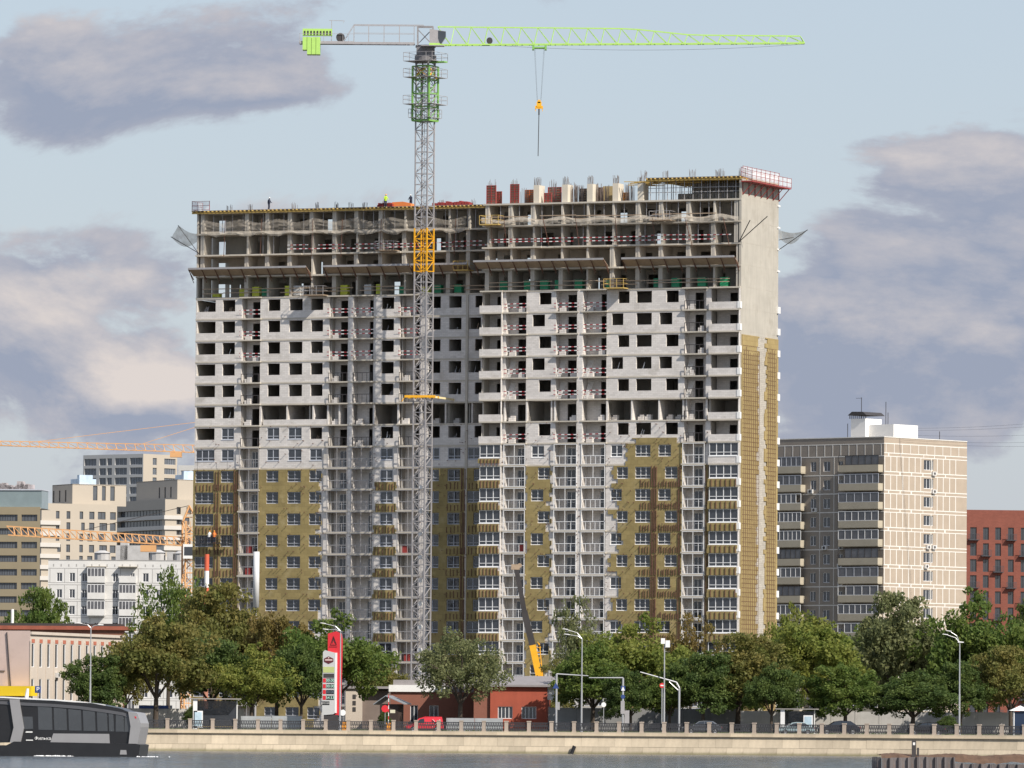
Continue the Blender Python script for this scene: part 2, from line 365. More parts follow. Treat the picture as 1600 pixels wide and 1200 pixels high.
EL = [('win', 306, 335, 3), ('win', 346, 365.5, 2), ('bal', 377, 404, .35), ('win', 417, 436, 2), ('win', 450, 471, 2), ('win', 484, 503, 2),
      ('bal', 514, 543, .35), ('bal', 552, 581, .6), ('win', 594.5, 614, 2), ('bal', 624, 655, .6), ('win', 668, 687, 2), ('win', 700, 719.5, 2), ('alt', 731, 750, 741, 760, 2)]
def conv(E, fx):
    out = []
    for e in E:
        if e[0] == 'alt': out.append(('alt', fx(e[1]), fx(e[2]), fx(e[3]), fx(e[4]), e[5]))
        else: out.append((e[0], fx(e[1]), fx(e[2]), e[3]))
    return out
ER = conv(ER, fxR); EL = conv(EL, fxL)
SECT = {'R': (ER, XR0, 0., 0., fxR), 'L': (EL, XL0, XL1, CL, fxL)}
SILL, HEAD, BALD = 1.0, 2.62, 1.5
NUM = ['one storey', 'two storeys', 'three storeys', 'four storeys', 'five storeys', 'six storeys', 'seven storeys']; ORD = ['first', 'second', 'third', 'fourth', 'fifth']
hooks = MB()
def hook(x, y, z, l=.3): hooks.box(x-.025, x+.025, y-l, y, z-.025, z+.025); hooks.box(x-.05, x+.05, y-l-.02, y-l, z-.05, z+.05)
blockstack = MB()
for i in range(3):
    for j in range(3): blockstack.box(i*.31, i*.31+.3, 0, .6, j*.26, j*.26+.25 - (0.0 if j < 2 or i else .24))
blockstack = blockstack.mesh('block_stack', BLOCK)
_bal = {}
def balcony_frame(w, h, m_, full):
    k = (round(w, 1), round(h, 2), m_.name, full)
    if k not in _bal:
        w = k[0]; b = MB(); t = .07
        b.box(0, t, -.05, .03, 0, h); b.box(w-t, w, -.05, .03, 0, h)
        if full: b.box(t, w-t, -.05, .03, h-t, h); b.box(t, w-t, -.05, .03, 0, t)
        b.box(t, w-t, -.05, .03, 1.12, 1.2); n = max(3, int(w/.7))
        for i in range(1, n): b.box(i*w/n-.025, i*w/n+.025, -.04, .02, t if full else 0, 1.12)
        if full: b.box(w*.5-.03, w*.5+.03, -.04, .02, 1.2, h-t)
        _bal[k] = b.mesh('balcony_frame', m_)
    return _bal[k]
def rag(a, b, z0, z1, ops, y, mb_, ja=0., jb=0., th=.14):
    mb = MB()      # insulation boards laid in rows with ragged ends
    z = z0
    while z < z1-.05:
        z2 = min(z+.6, z1)
        a2 = a + (random.choice((0, .3, .5, .9))*ja); b2 = b - (random.choice((0, .3, .5, 1.0))*jb)
        o2 = [o for o in ops if o[1] > a2 and o[0] < b2]
        mb.wall(a2, b2, z, z2, o2, y-th, th)
        for xx, sg in ((a2, 1), (b2, -1)): mb.quad((xx, y-th, z), (xx, y-th, z2), (xx, y, z2), (xx, y, z))
        mb.quad((a2, y-th, z2), (b2, y-th, z2), (b2, y, z2), (a2, y, z2)); mb.quad((a2, y-th, z), (a2, y, z), (b2, y, z), (b2, y-th, z))
        z = z2
    mb.build('insulation', WOOL, tb)
def spans(e, k):
    if e[0] == 'alt': return (e[1], e[2]) if k % 2 else (e[3], e[4])
    return e[1], e[2]
for sn, (E, X0, X1, C, fx) in SECT.items():
    fm = WFRAME if sn == 'R' else GFRAME
    for k in range(-4, KB+1):             # slabs
        z = zk(k)
        if z < .3: continue
        mb = MB(); fr = C-.06
        mb.box(X0-.03, X1+(.03 if sn == 'R' else 0), fr, DEP + (.05 if sn == 'R' else 0), z-.22, z)
        if k >= 0:
            for e in E:
                a, b = spans(e, k)
                if e[0] == 'bal': mb.box(a-.35, b+.3, C-.42, C-.06, z-.2, z-.01)
                if e[0] == 'bay' and sn == 'R': mb.box(a-.1, b+.12, C-.62, C-.06, z-.21, z-.005)
        elif k > -4:
            x = X0
            while x < X1-4:               # uneven slab lips
                w = random.uniform(4, 9); mb.box(x, min(x+w, X1), fr-random.choice((.0, .12, .3))-.01, fr, z-.215, z-.004); x += w+random.uniform(0, 3)
        mb.build('floor_slab', SLAB, tb)
    # inner walls seen through the openings
    iw = MB(); iw.box(X0, X1-.3, C+6, C+6.2, 0, zk(0)-.3)
    for e in E:
        a, b = spans(e, 1)
        if e[0] in ('bal', 'bay'):
            for q in (a-.25, b+.25):
                if X0+.1 < q < X1-.3: iw.box(q-.1, q+.1, C+.35, C+6, 0, zk(0)-.23)
        elif e[0] == 'win' : iw.box((a+b)/2+2.0, (a+b)/2+2.15, C+.4, C+6, 0, zk(0)-.23)
    iw.build('inner_wall', INNER, tb)
    for k in range(0, KB):
        z0 = zk(k+1); z1 = zk(k)-.22
        if z0 < -.5: z0 = -.4
        mb = MB(); ops = []; ins = MB(); bars = MB()
        openfloor = (k == 5)
        for e in E:
            a, b = spans(e, k)
            if e[0] == 'bal':
                bals = [q for q in E if q[0] == 'bal']; bi = bals.index(e) if sn == 'R' else len(bals)-1-bals.index(e)
                ops.append((a-.1, b+.1, z0, z1))
                w = b-a; da = a + w*e[3]; db = da + min(1.75, w*.42)
                mb.wall(a-.1, b+.1, z0, z1, [(da, db, z0+.05, z0+2.35)], C+BALD, .25)      # back of the loggia
                mb.quad((a-.1, C+.3, z0), (a-.1, C+.3, z1), (a-.1, C+BALD, z1), (a-.1, C+BALD, z0)); mb.quad((b+.1, C+.3, z0), (b+.1, C+BALD, z0), (b+.1, C+BALD, z1), (b+.1, C+.3, z1))
                if k >= 7:
                    window(tb, da, C+BALD+.12, z0+.06, db-da, 2.28, 2, fm=WFRAME, tr=.36, name='balcony_door')
                    ob('balcony_frame', balcony_frame(w+.3, z1-z0+.0, WFRAME if sn == 'R' else GREYM, True), tb, (a-.15, C-.36, z0+.005))
                else:
                    if k in (3, 4, 6) and (sn == 'L' or e is E[8]) or (k < 7 and sn == 'R' and e is E[8]):
                        ob('balcony_rail', balcony_frame(w, 1.2, DARK, False), tb, (a, C-.3, z0+.0))
                    elif k != 5:
                        t = MB()
                        for hz in (.55, 1.05): 
                            s_ = random.uniform(-.08, .08); t.quad((a-.3, C-.33, z0+hz), (b+.25, C-.33, z0+hz+s_), (b+.25, C-.33, z0+hz+s_+.11), (a-.3, C-.33, z0+hz+.11))
                        t.build('warning_tape', TAPE, tb)
                    if random.random() < .75:
                        ob('block_stack', blockstack, None, BC + ex*(a+.25 if random.random() < .6 else b-1.2) + ey*(C+.35) + Vector((0, 0, z0)), TH,
                           label=f"low white block stack {NUM[k]} under the pallets, {ORD[bi]} balcony from inner corner, {'right' if sn == 'R' else 'left'} wing", cat='blocks', group='block stacks on the balconies')
                    if k in (3, 4) and sn == 'R':
                        t = MB()
                        for q in range(4): t.beam((a+.1+q*.16, C-.1, z0), (a+.45+q*.2, C+.9, z0+2.3), .05)
                        t.build('leaning_boards', WHITE, tb)
            elif e[0] == 'bay' and sn == 'R':
                ops.append((a, b, z0+.0, z1)); pj = .55
                # projecting parapet
                p_ = MB(); p_.box(a-.15, b+.1, C-pj, C-pj+.25, z0, z0+SILL-.06); p_.box(b-.12, b+.1, C-pj+.25, C, z0, z0+SILL-.06); p_.box(a-.15, a+.1, C-pj+.25, C, z0, z0+SILL-.06)
                p_.box(b-.02, b+.1, C-pj, C-pj+.3, z0+SILL-.06, z1)
                p_.build('bay_parapet', BLOCK, tb)
                if k != 5: mb.wall(a, b, z0, z1, [((a+b)/2-.2, (a+b)/2+.9, z0+.9, z0+2.3)], C+2.2, .25)
                if k >= 7:
                    window(tb, a+.02, C-pj+.1, z0+SILL, b-a-.05, z1-z0-SILL, e[3])
                if k >= 7 and k != 7 or (k == 7 and a < XR0+10):
                    rag(a-.2, b+.0, z0-.18 if k > 7 else z0+.25, z0+SILL-.1, [], C-pj-.01, ins, .1, .3)
                    if k == 7: pass
                    n = 6
                    for i in range(n):
                        q = a + (b-a)*(i+.6)/n; bars.box(q-.04, q+.04, C-pj-.26, C-pj-.15, z0-.12, z0+.82)
            else:
                if openfloor and (sn == 'R' or b > fxL(400) ) and not (sn == 'L' and b < fxL(380)):
                    if sn == 'R' or fxL(410) < a: continue
                ops.append((a, b, z0+SILL, z0+HEAD))
                if k >= 7 or (k == 6 and sn == 'L' and fxL(340) < a < fxL(480)):
                    window(tb, a, C+.12, z0+SILL, b-a, HEAD-SILL, e[-1], fm=fm)
                elif random.random() < .3 and k < 7:
                    t = MB(); q = a+.25+random.random()*.5
                    for _ in range(random.randint(1, 4)): t.beam((q, C+.5, z0), (q+random.uniform(.1, .5), C+.9, z0+random.uniform(1.3, 2.0)), .06); q += random.uniform(.12, .3)
                    t.build('leaning_boards', random.choice((WHITE, PLY, GREYM)), tb)
        if openfloor:                      # storey still without its outer wall: only loggia walls and pylons
            cut = fxL(405) if sn == 'L' else X0
            if sn == 'L':
                mb.wall(X0, cut, z0, z1, ops, C, .3)
                mb.box(cut+.6, fxL(510), C+.02, C+.3, z0, z0+.75)
            for e in E:
                a, b = spans(e, 1)
                if e[0] == 'bal':
                    for q in (a-.35, b+.1): mb.box(q, q+.25, C+.02, C+1.5, z0, z1)
            segs = [(410, 514), (583, 622), (657, 757)] if sn == 'L' else [(822, 866), (947, 1067)]
            for s0, s1 in segs:
                x = fx(s0)+.2
                while x < fx(s1)-1:
                    for q in range(random.randint(0, 3)):
                        ob('block_stack', blockstack, None, BC + ex*(x+q*1.05) + ey*(C+random.uniform(.5, 2.2)) + Vector((0, 0, z0)), TH + random.uniform(-.2, .2),
                           label='white block stack on the storey without outer walls', cat='blocks', group='block stacks on the open storey')
                    mb.box(x+3.4, x+3.6, C+.05, C+6, z0, z1); x += 4.0
        else:
            mb.wall(X0, X1, z0, z1, ops, C, .3)
        if sn == 'R':                      # pier between twin balconies
            q0, q1 = fx(901.7), fx(910.5); mb.box(q0, q1, C-.32, C-.002, z0-.2, z1+.02)
        else:
            q0, q1 = fx(543.7), fx(551.5); mb.box(q0, q1, C-.32, C-.002, z0-.2, z1+.02)
            q0 = fx(727); mb.box(q0, q0+.35, C-.2, C-.003, z0-.2, z1, 1)
        mb.build('block_wall', [BLOCK, CONC], tb)
        # insulation
        I = []
        if sn == 'L' and k >= 8:
            I = [(X0-.1, fx(375.5), 0, 0), (fx(405), fx(504), 0, 1.), (fx(672), X1, 0, 0)]
            I2 = [(fx(584), fx(621.5), .4, .4)]
        elif sn == 'L' and k == 7:
            I = []; I2 = []
        elif sn == 'R' and k >= 7:
            I = [(fx(820.5), fx(863), .5, .9)] if k > 7 else []
            I += [(fx(951 if k % 2 == 0 else 960)+(1.2 if k == 7 else 0), fx(1066.5), 1.6, 0)]; I2 = []
            if k > 7: I += [(fx(1103), fx(1109), 0, 0)]
        else: I2 = []
        zt = zk(k)-.0 if k > 7 or sn == 'L' else zk(k)+.9*0
        for a, b, ja, jb in I: rag(a, b, z0-.22, zt-.22, ops, C-.01, ins, ja, jb)
        for a, b, ja, jb in I2: rag(a, b, z0-.25, z0+.93, [], C-.01, ins, ja, jb)
        if sn == 'L' and k == 8:
            pass
        if sn == 'R' and k == 6: rag(fx(988), fx(1064), z0-.2, z0+.55, [], C-.01, ins, 1.2, 2.)
        # dark vertical rails on spandrels and piers
        if (sn == 'L' and k >= 8):
            rails = [(fx(306), fx(372), 12, z0-.2, z0+.85), (fx(586), fx(618), 6, z0-.2, z0+.85), (fx(697), fx(748), 9, z0-.2, z0+.85)]
            rails += [(fx(366.5), fx(375), 3, z0-.2, z1), (fx(721), fx(729), 4, z0-.2, z1), (fx(336.5), fx(345), 2, z0-.2, z1)]
        elif sn == 'R' and k >= 8:
            rails = [(fx(1000), fx(1026), 6, z0-.2, z0+.85), (fx(1018.5), fx(1028), 4, z0-.2, z1), (fx(1030), fx(1064), 9, z0-.2, z0+.8), (fx(1060), fx(1066), 2, z0-.2, z1), (fx(1103), fx(1109), 2, z0-.2, z1)]
        else: rails = []
        for a, b, n, za, zb in rails:
            for i in range(n):
                q = a + (b-a)*(i+.5)/n + random.uniform(-.06, .06); bars.box(q-.03, q+.03, C-.27, C-.16, za+random.uniform(0, .1), zb-random.uniform(0, .25))
        if bars.f: bars.build('facade_rails', RUST, tb, kind='stuff')
        if k >= 6:
            for i in range(75 if sn == 'L' else 85):
                x = random.uniform(X0+.2, X1-.3); z = random.choice((.35, .8, 1.3, 1.9, 2.4, 2.75)) + z0 + random.uniform(-.06, .06)
                if any(o[0]-.1 < x < o[1]+.1 and o[2]-.1 < z < o[3]+.1 for o in ops): continue
                hook(x, C-.02 if k < 8 else C-.12, z, .34)
# side wall: cast concrete above, insulation below
sw = MB(); ztop = zk(-5); zi = bl(1157, 522, 0)[1]
for k in range(-5, KB):
    sw.box(-.3, .04, .001, DEP, max(zk(k+1)+.001, 0), zk(k)-.02)
    sw.box(-.3, .015, .001, DEP, zk(k)-.02, zk(k)+.001)
sw.build('side_wall', CONCW, tb)
si = MB(); ya, yb = bside(1183, 700), bside(1193.5, 700)
z = 0.
WB = MB()
while z < zi-.1:
    z2 = min(z+.6, zi)
    for (a, b, ja, jb) in ((.25, ya+.2, 0, 1.8), (yb-.2, DEP-.15, 1.8, 0)):
        a2 = a + random.choice((0, .25, .5, .9))*ja*.6; b2 = b - random.choice((0, .25, .5, .9))*jb*.6
        si.box(.04, .19, a2, b2, z, z2-.004)
    z = z2
si.build('insulation', WOOL2, tb)
wb = MB(); z = 0
while z < zi:
    wb.box(.04, .06+.02*random.random(), ya-.7, yb+.7, z, z+.246); z += .25
wb.build('block_wall', mat('mortar_block', (.47, .43, .37), .9, .15, .8, brick=(.6, .25), mort=.015), tb)
sg = MB(); zz = .6
while zz < zi-1.2:
    for yy in [.5 + i*.72 for i in range(int((DEP-.8)/.72))]:
        if ya-.3 < yy < yb+.3: continue
        sg.box(.19, .42, yy-.02, yy+.02, zz-.03, zz+.03)
    zz += .62
for yy in [.5 + i*.72 for i in range(int((DEP-.8)/.72))]:
    if ya-.3 < yy < yb+.3 or random.random() < .15: continue
    sg.box(.38, .43, yy-.025, yy+.025, .5, zi-1.5-random.random()*2)
o = sg.build('bracket_grid', RUST, tb, kind='stuff')
q_ = MB()
for k in range(0, KB):
    q_.box(.05, .28, DEP-.5, DEP+.35, zk(k+1)+.1, zk(k+1)+1.0); q_.box(-.25, .2, -.62, -.02, zk(k+1)+.05, zk(k+1)+.95)
for k in range(-4, 0): q_.box(.03, .16, DEP-.5, DEP+.4, zk(k)-.2, zk(k)+.02)
q_.build('corner_blocks', WHITE, tb)
o = hooks.build('anchor_hooks', RUST, tb, kind='stuff')
# back wall and ground storey fill so no light leaks
bw = MB(); bw.box(XL0, XR0, DEP-.2, DEP, 0, zk(0)); bw.box(XR0, -.3, DEP-.2, DEP, 0, zk(0)); bw.box(XL0-.02, XL0+.2, CL+.3, DEP, 0, zk(0)-.3); bw.box(XR0, XR0+.2, .3, CL+6, 0, zk(0)-.3)
bw.build('rear_wall', CONC, tb)
# ---- open storeys
PR = [(761,772),(797,807),(832,842),(876,886),(916,926),(956,966),(996,1006),(1032,1042),(1075,1086),(1114,1124),(1150,1158)]
PL = [(316,320),(385,395),(417,421),(452,462),(486,496),(522,532),(556,567),(594,605),(631,643),(700,705),(731,736)]
for sn, pp in (('R', PR), ('L', PL)):
    C = 0. if sn == 'R' else CL; X0, X1 = (XR0, -.31) if sn == 'R' else (XL0, XL1)
    for k in range(-4, 0):
        z0, z1 = zk(k+1), zk(k)-.22; cw = MB()
        for (a, b) in pp:
            x = bl(a, 400, C)[0]
            if x+.26 > X1: x = X1-.3
            cw.box(x, x+.26, C+.1, C+2.6+random.uniform(-.3, 1.5), z0, z1)
            if random.random() < .6: cw.box(x-.35, x, C+.15, C+.45, z0, z1)
        doors = []; x = X0+1
        while x < X1-2: doors.append((x, x+random.uniform(1.0, 2.2), z0+.02, z0+2.2)); x += random.uniform(3.2, 6)
        cw.wall(X0, X1, z0, z1, doors, C+5.2, .2)
        doors2 = []; x = X0+.6
        while x < X1-2: doors2.append((x, x+random.uniform(1.5, 3.0), z0+.5, z0+2.4)); x += random.uniform(8, 16)
        cw.wall(X0, X1, z0, z1, doors2, DEP-.6, .2)
        if sn == 'L': cw.box(X0, X0+.25, C+.1, C+4.6, z0, z1)
        cw.build('column_walls', CONC, tb)
        rb = MB(); n = int((X1-X0)/1.55)          # shores and guard rails
        for i in range(n):
            x = X0+.8+i*1.55+random.uniform(-.2, .2)
            if k == -4 or random.random() < .3: rb.box(x-.035, x+.035, C+.35, C+.42, z0, z1)
        if k == -4 or k == -3: rb.build('shoring_props', GREYM, tb, kind='stuff')
        if k in (-3, -1) or (k == -4 and sn == 'R'):
            t = MB(); tm = TAPE if k == -3 else PLY
            for hz in (.55, 1.05):
                x = X0+(14 if k == -3 and sn == 'L' else 1)
                while x < X1-3:
                    w = random.uniform(3, 6.5); s_ = random.uniform(-.1, .1); t.box(x, min(x+w, X1-.3), C-.02, C+.01, z0+hz+s_, z0+hz+s_+.12); x += w+random.choice((0, 0, 1.5))
            t.build('guard_boards', tm, tb)
# debris canopies on the slab below the second open storey
def canopy(pa, pb, C):
    a, b = bl(pa, 425, C)[0], bl(pb, 418, C)[0]; z = zk(-1)
    root = MB(); root.add([(a, C-.1, z+.02), (b, C-.1, z+.02), (b, C-1.9, z+.95), (a, C-1.9, z+.95), (a, C-.1, z+.1), (b, C-.1, z+.1), (b, C-1.9, z+1.03), (a, C-1.9, z+1.03)],
             [(0,1,2,3),(7,6,5,4),(3,2,6,7),(0,3,7,4),(1,5,6,2)])
    o = root.build('debris_canopy', PLY, tb); n = max(3, int((b-a)/1.9))
    br = MB(); br.beam((0, -.05, -.45), (0, -1.85, .88), .09); br.beam((0, -.02, -.9), (0, -1.2, .3), .07); br = br.mesh('bracket', RUST)
    for i in range(n+1): ob('bracket', br, o, (a+(b-a)*i/n, C, z))
    e = MB(); e.box(a, b, C-2.0, C-1.9, z+.85, z+1.12); e.build('edge_board', GREYM, o)
for pa, pb, C in ((303, 487, CL), (513, 648, CL), (650, 738, CL), (748, 951, 0), (979, 1155, 0)): canopy(pa, pb, C)
# nets
def net(name, rows, m_, C, sub=8):
    # rows: list of (px, ytop, ybot, out_top, out_bot)
    mb = MB(); prev = None
    for (px, yt, yb_, ot, obt) in rows:
        pts = []
        for j in range(sub+1):
            f = j/sub; out = ot+(obt-ot)*f + .35*sin(f*pi)*random.uniform(.3, 1.2); py = yt+(yb_-yt)*f
            x, z = bl(px, py, C-out); pts.append((x, C-out, z))
        if prev:
            for j in range(sub): mb.quad(prev[j], pts[j], pts[j+1], prev[j+1])
        prev = pts
    return smooth(mb.build(name, m_, tb))
rows = []
px = 316
while px <= 733:
    peak = abs(((px-316) % 59)/59-.5)*2; rows.append((px, 350-7*peak-(px-316)*.014, 365-(px-316)*.016, .15, .35)); px += 7
net('debris_net', rows, NET, CL)
rows = []; px = 752
while px <= 1156:
    s = sin((px-752)/62*pi)**2; rows.append((px, 345-(px-752)*.017 - 5*(1-s), 350+4.5*s-(px-752)*.017 + random.uniform(-1, 1), .5, .9)); px += 6
net('debris_net', rows, NETD, 0, 4)
rows = []; px = 314
while px <= 735:
    s = sin((px-316)/46*pi)**2; rows.append((px, 362-(px-316)*.016, 366+5*s-(px-316)*.016 + random.uniform(-1, 1), .3, .8)); px += 6
net('debris_net', rows, NETD, CL, 3)
rows = [(px_, 366-(px_-395)*.03 - (9 if px_ == 407 else 0), 367, .4, .6) for px_ in (384, 390, 396, 402, 407, 412, 418, 424)]
net('debris_net', rows, NETD, CL, 3)
pl = MB()                                  # slanting net poles
for px in (350, 407, 487, 533, 594, 710):
    a = bl(px, 401, CL); b = bl(px+2, 342, CL-.9); pl.beam((a[0], CL-.1, a[1]), (b[0], CL-.9, b[1]), .07)
for px, dx in ((770, -4), (792, -5), (858, -10), (905, -6), (966, -5), (1025, -6), (1082, -12), (1140, -10)):
    a = bl(px, 384, 0); b = bl(px+dx, 340, -1.4); pl.beam((a[0], -.1, a[1]), (b[0], -1.4, b[1]), .07)
pl.build('net_poles', RUST, tb)
def sail(pts, poles):                      # outrigger net beyond the corner
    C = pts[0][2]; mb = MB(); w = [(*bl(x, y, c), c) for x, y, c in pts]; n = 8
    for i in range(n):
        for j in range(n):
            def q(u, v):
                x = (w[0][0]*(1-u)+w[1][0]*u)*(1-v)+(w[3][0]*(1-u)+w[2][0]*u)*v; z = (w[0][1]*(1-u)+w[1][1]*u)*(1-v)+(w[3][1]*(1-u)+w[2][1]*u)*v
                c = (w[0][2]*(1-u)+w[1][2]*u)*(1-v)+(w[3][2]*(1-u)+w[2][2]*u)*v
                return (x, c, z-1.1*sin(u*pi)*(.4+.6*v))
            mb.quad(q(i/n, j/n), q((i+1)/n, j/n), q((i+1)/n, (j+1)/n), q(i/n, (j+1)/n))
    smooth(mb.build('outrigger_net', NETD, tb)); pb = MB()
    for (x0, y0, c0, x1, y1, c1) in poles:
        a = bl(x0, y0, c0); b = bl(x1, y1, c1); pb.beam((a[0], c0, a[1]), (b[0], c1, b[1]), .08)
    pb.build('outrigger_pole', DARK, tb)
sail([(279, 352, CL-1), (314, 365, CL), (310, 376, CL+2), (268, 371, CL+1)], [(313, 397, CL, 267, 370, CL+1), (311, 397, CL, 278, 352, CL-1)])
sail([(1216, 359, DEP), (1262, 359, DEP-1), (1255, 366, DEP+1), (1217, 372, DEP)], [(1216, 391, DEP, 1262, 359, DEP-1), (1217, 375, DEP, 1240, 371, DEP)])
pb = MB()
for (y0, z0_, y1, z1_) in ((1155, 378, 1172, 344), (1156, 377, 1199, 338)):
    a = bl(y0, z0_, 0); b = bl(y1, z1_, -1.5); pb.beam((a[0], -.1, a[1]), (b[0], -1.5, b[1]), .09)
pb.build('outrigger_pole', DARK, tb)
# formwork deck over the left wing and right end
def deck(x0, x1, C, z, y1):
    d = MB(); d.box(x0, x1, C-.5, y1, z-.06, z+.03); d.build('deck_panel', mat('deck_ply', (.20, .17, .15), .8, .3, 1), tb)
    b = MB(); b.box(x0, x1, C-.35, C-.25, z-.42, z-.2); b.box(x0, x1, C+1.6, C+1.7, z-.42, z-.2); b.build('deck_beam', WOOD, tb)
    j = MB(); x = x0+.2
    while x < x1: j.box(x, x+.09, C-.75-random.random()*.3, y1, z-.2, z-.06); x += .62
    j.build('deck_joists', WOOD, tb)
deck(XL0-.6, XR0-.3, CL, zk(-4)+.2, DEP)
xd = fxR(1008); deck(xd, .2, 0, zk(-5), DEP)
pr = MB(); x = xd+.4
while x < -.4:
    for y in (.3, 2.5, 5): pr.box(x-.04, x+.04, y-.04, y+.04, zk(-4), zk(-5)-.2)
    x += 1.25
for hz in (1., 1.6): pr.box(xd, -.4, .3, .36, zk(-4)+hz, zk(-4)+hz+.08)
pr.build('shoring_props', GREYM, tb, kind='stuff')
t = MB(); t.box(fxR(1035), -.35, 5.2, 5.4, zk(-4), zk(-4)+1.2); t.build('upstand_wall', CONC, tb); MB().box(fxR(1045), -.35, 8, 8.2, zk(-4), zk(-5)-.25).build('column_walls', INNER, tb)
# things on top: pylons, formwork panels, rebar
RB = MB()
def rebar(x, y, z, n, h, w=.9):
    for i in range(n):
        q = x + random.uniform(-w/2, w/2); yy = y+random.uniform(-.25, .25); hh = h*random.uniform(.6, 1); RB.beam((q, yy, z), (q+random.uniform(-.08, .08), yy, z+hh), .035)
for px in (839, 883.5, 922.5, 962.5, 1001.5):
    x, _ = bl(px, 300, .5); o = MB().box(x-.42, x+.42, .3, 2.3, zk(-4), zk(-4)+2.45); o.build('cast_pylon', mat('fresh_concrete', (.62, .56, .46), .9, .08, .6) if px < 840 else bpy.data.materials['fresh_concrete'], tb)
    rebar(x, .6, zk(-4)+2.4, 16, 1.25)
for k_, (px, pyl, n, h) in enumerate([(768,285,14,3.6),(803,285,14,3.6),(820,300,10,2.4),(865,290,16,3.3),(895,300,30,2.9),(905,300,24,2.6),(935,300,26,2.7),(945,300,20,2.6),(975,300,22,2.4),(985,290,20,2.6)]):
    x, _ = bl(px, 300, 1.5); rebar(x, 1.5, zk(-4), n, h, 1.3)
for px in (1005, 1040, 1082, 1120, 1128, 1160, 1165):
    x, _ = bl(px, 290, 1); rebar(min(x, -.2), 1, zk(-5), 10, 1.25, 1)
for px in (358, 392, 460, 496, 527, 548, 570, 600, 690, 740):
    x, _ = bl(px, 325, CL+2); rebar(x, CL+2, zk(-4)+.2, 9, 1.1, .8)
RB.build('rebar', mat('rusty_rebar', (.20, .16, .14), .8, .2, 3), tb, kind='stuff')
def formpanel(px0, px1, h, y, c, m_=REDP, z=None):
    x0, x1 = bl(px0, 300, y)[0], bl(px1, 300, y)[0]; z = zk(-4) if z is None else z; w = x1-x0
    r = thing('formwork_panel', f'{c}', 'formwork', BC + ex*x0 + ey*y + Vector((0, 0, z)), TH, 'formwork panels on the unfinished roof')
    MB().box(.0, w, .12, .16, 0, h).build('face_sheet', PLY, r)
    f = MB(); n = max(2, int(h/.33))
    for i in range(n+1): f.box(0, w, 0, .12, i*(h-.08)/n, i*(h-.08)/n+.08)
    f.box(0, .08, -.02, .12, 0, h); f.box(w-.08, w, -.02, .12, 0, h); f.box(w*.5-.04, w*.5+.04, -.02, .12, 0, h); f.build('steel_ribs', m_, r)
for a, b, h, y, c, m_ in [(760,775,2.6,.6,'tall dark red formwork panel nearest the inner corner of the roof',REDP),(775.5,784,1.9,2.5,'shorter red formwork panel tucked behind the tall corner one',REDP),
        (797,811,2.7,.6,'tall dark red formwork panel standing alone between two gaps',REDP),(820,834,2.0,2.2,'orange-red formwork panel touching the first pale concrete pylon',mat('orange_formwork',(.42,.11,.04),.6,.25,2)),
        (850,862,1.4,.9,'low red formwork panel in front of the wide red one',REDP),(856,877,2.3,2.4,'wide red formwork panel left of the second pale pylon',REDP),
        (906,916.5,2.0,2.2,'dark grey formwork panel left of the third pale pylon',DARK),(928,942,2.1,2.2,'dark brown formwork panel right of the third pale pylon',RUST),
        (974,983,1.3,2.0,'small orange formwork panel right of the fourth pale pylon',ORNG)]: formpanel(a, b, h, y, c, m_)
x0, x1 = bl(942, 300, 3)[0], bl(958, 300, 3)[0]
MB().box(x0, x1, 3, 3.15, zk(-4), zk(-4)+2.3).build('shuttering_board', mat('ochre_ply', (.42, .32, .16), .8, .15, 1), tb)
tm = MB()
for i in range(26):
    x = bl(random.uniform(968, 1075), 285, 1)[0]; y = random.uniform(-.2, 4); zz = zk(-4)+2.4+random.uniform(-.25, .55)+max(0, (x+14)*.03); l = random.uniform(1.5, 4)
    tm.beam((x, y, zz), (x+l, y+random.uniform(-.4, .4), zz+random.uniform(-.15, .15)), .2, .1)
tm.build('timber_beams', WOOD, tb)
# clutter along the left wing roof: red shutter stack, orange boxes
rd = MB()
for i in range(30):
    x = bl(590+i*1.4 if i < 16 else 676+(i-16)*4.2, 325, CL+1)[0]; rd.box(x, x+.3 + .1*random.random(), CL+.8, CL+2.2, zk(-4)+.24, zk(-4)+.55+random.random()*.35)
rd.build('shutter_stack', REDP, None, BC, TH, label='row of dark red shutter frames lying on the left roof deck', cat='formwork')
ot = MB(); x = bl(613, 322, CL+1.5)[0]
ot.prism([(x, zk(-4)+.24), (x+3.0, zk(-4)+.24), (x+2.9, zk(-4)+.7), (x+1.7, zk(-4)+1.0), (x+.1, zk(-4)+.95)], CL+1.2, CL+3)
ot.build('tarpaulin_heap', mat('orange_tarp', (.75, .22, .06), .7, .15, 1.5), None, BC, TH, label='bright orange tarpaulin over a heap on the left roof deck', cat='tarpaulin')
# corner guard platforms
def guard(pts, m_, mesh_m):
    g_ = MB(); f = MB()
    for a, b in zip(pts, pts[1:]):
        a = Vector(a); b = Vector(b); n = max(1, int((b-a).length/1.6))
        for i in range(n+1):
            p = a.lerp(b, i/n); g_.beam(p, p+Vector((0, 0, 1.35)), .06)
        for h in (.1, .7, 1.3): g_.beam(a+Vector((0,0,h)), b+Vector((0,0,h)), .05)
        f.quad(a+Vector((0,0,.1)), b+Vector((0,0,.1)), b+Vector((0,0,1.25)), a+Vector((0,0,1.25)))
    g_.build('guard_rail', m_, tb); f.build('guard_mesh', mesh_m, tb)
WNET = net_mat('white_mesh', (.8, .78, .78), .42)
zt = zk(-5)+.1
MB().box(.1, 1.7, -.4, DEP+.5, zt-.9, zt-.75).build('edge_platform', REDP, tb)
guard([(.1, -.4, zt-.2), (1.7, -.4, zt-.75), (1.7, DEP+.5, zt-.75)], REDP, WNET); guard([(.1, .3, zt-.0), (.1, DEP, zt)], REDP, WNET)
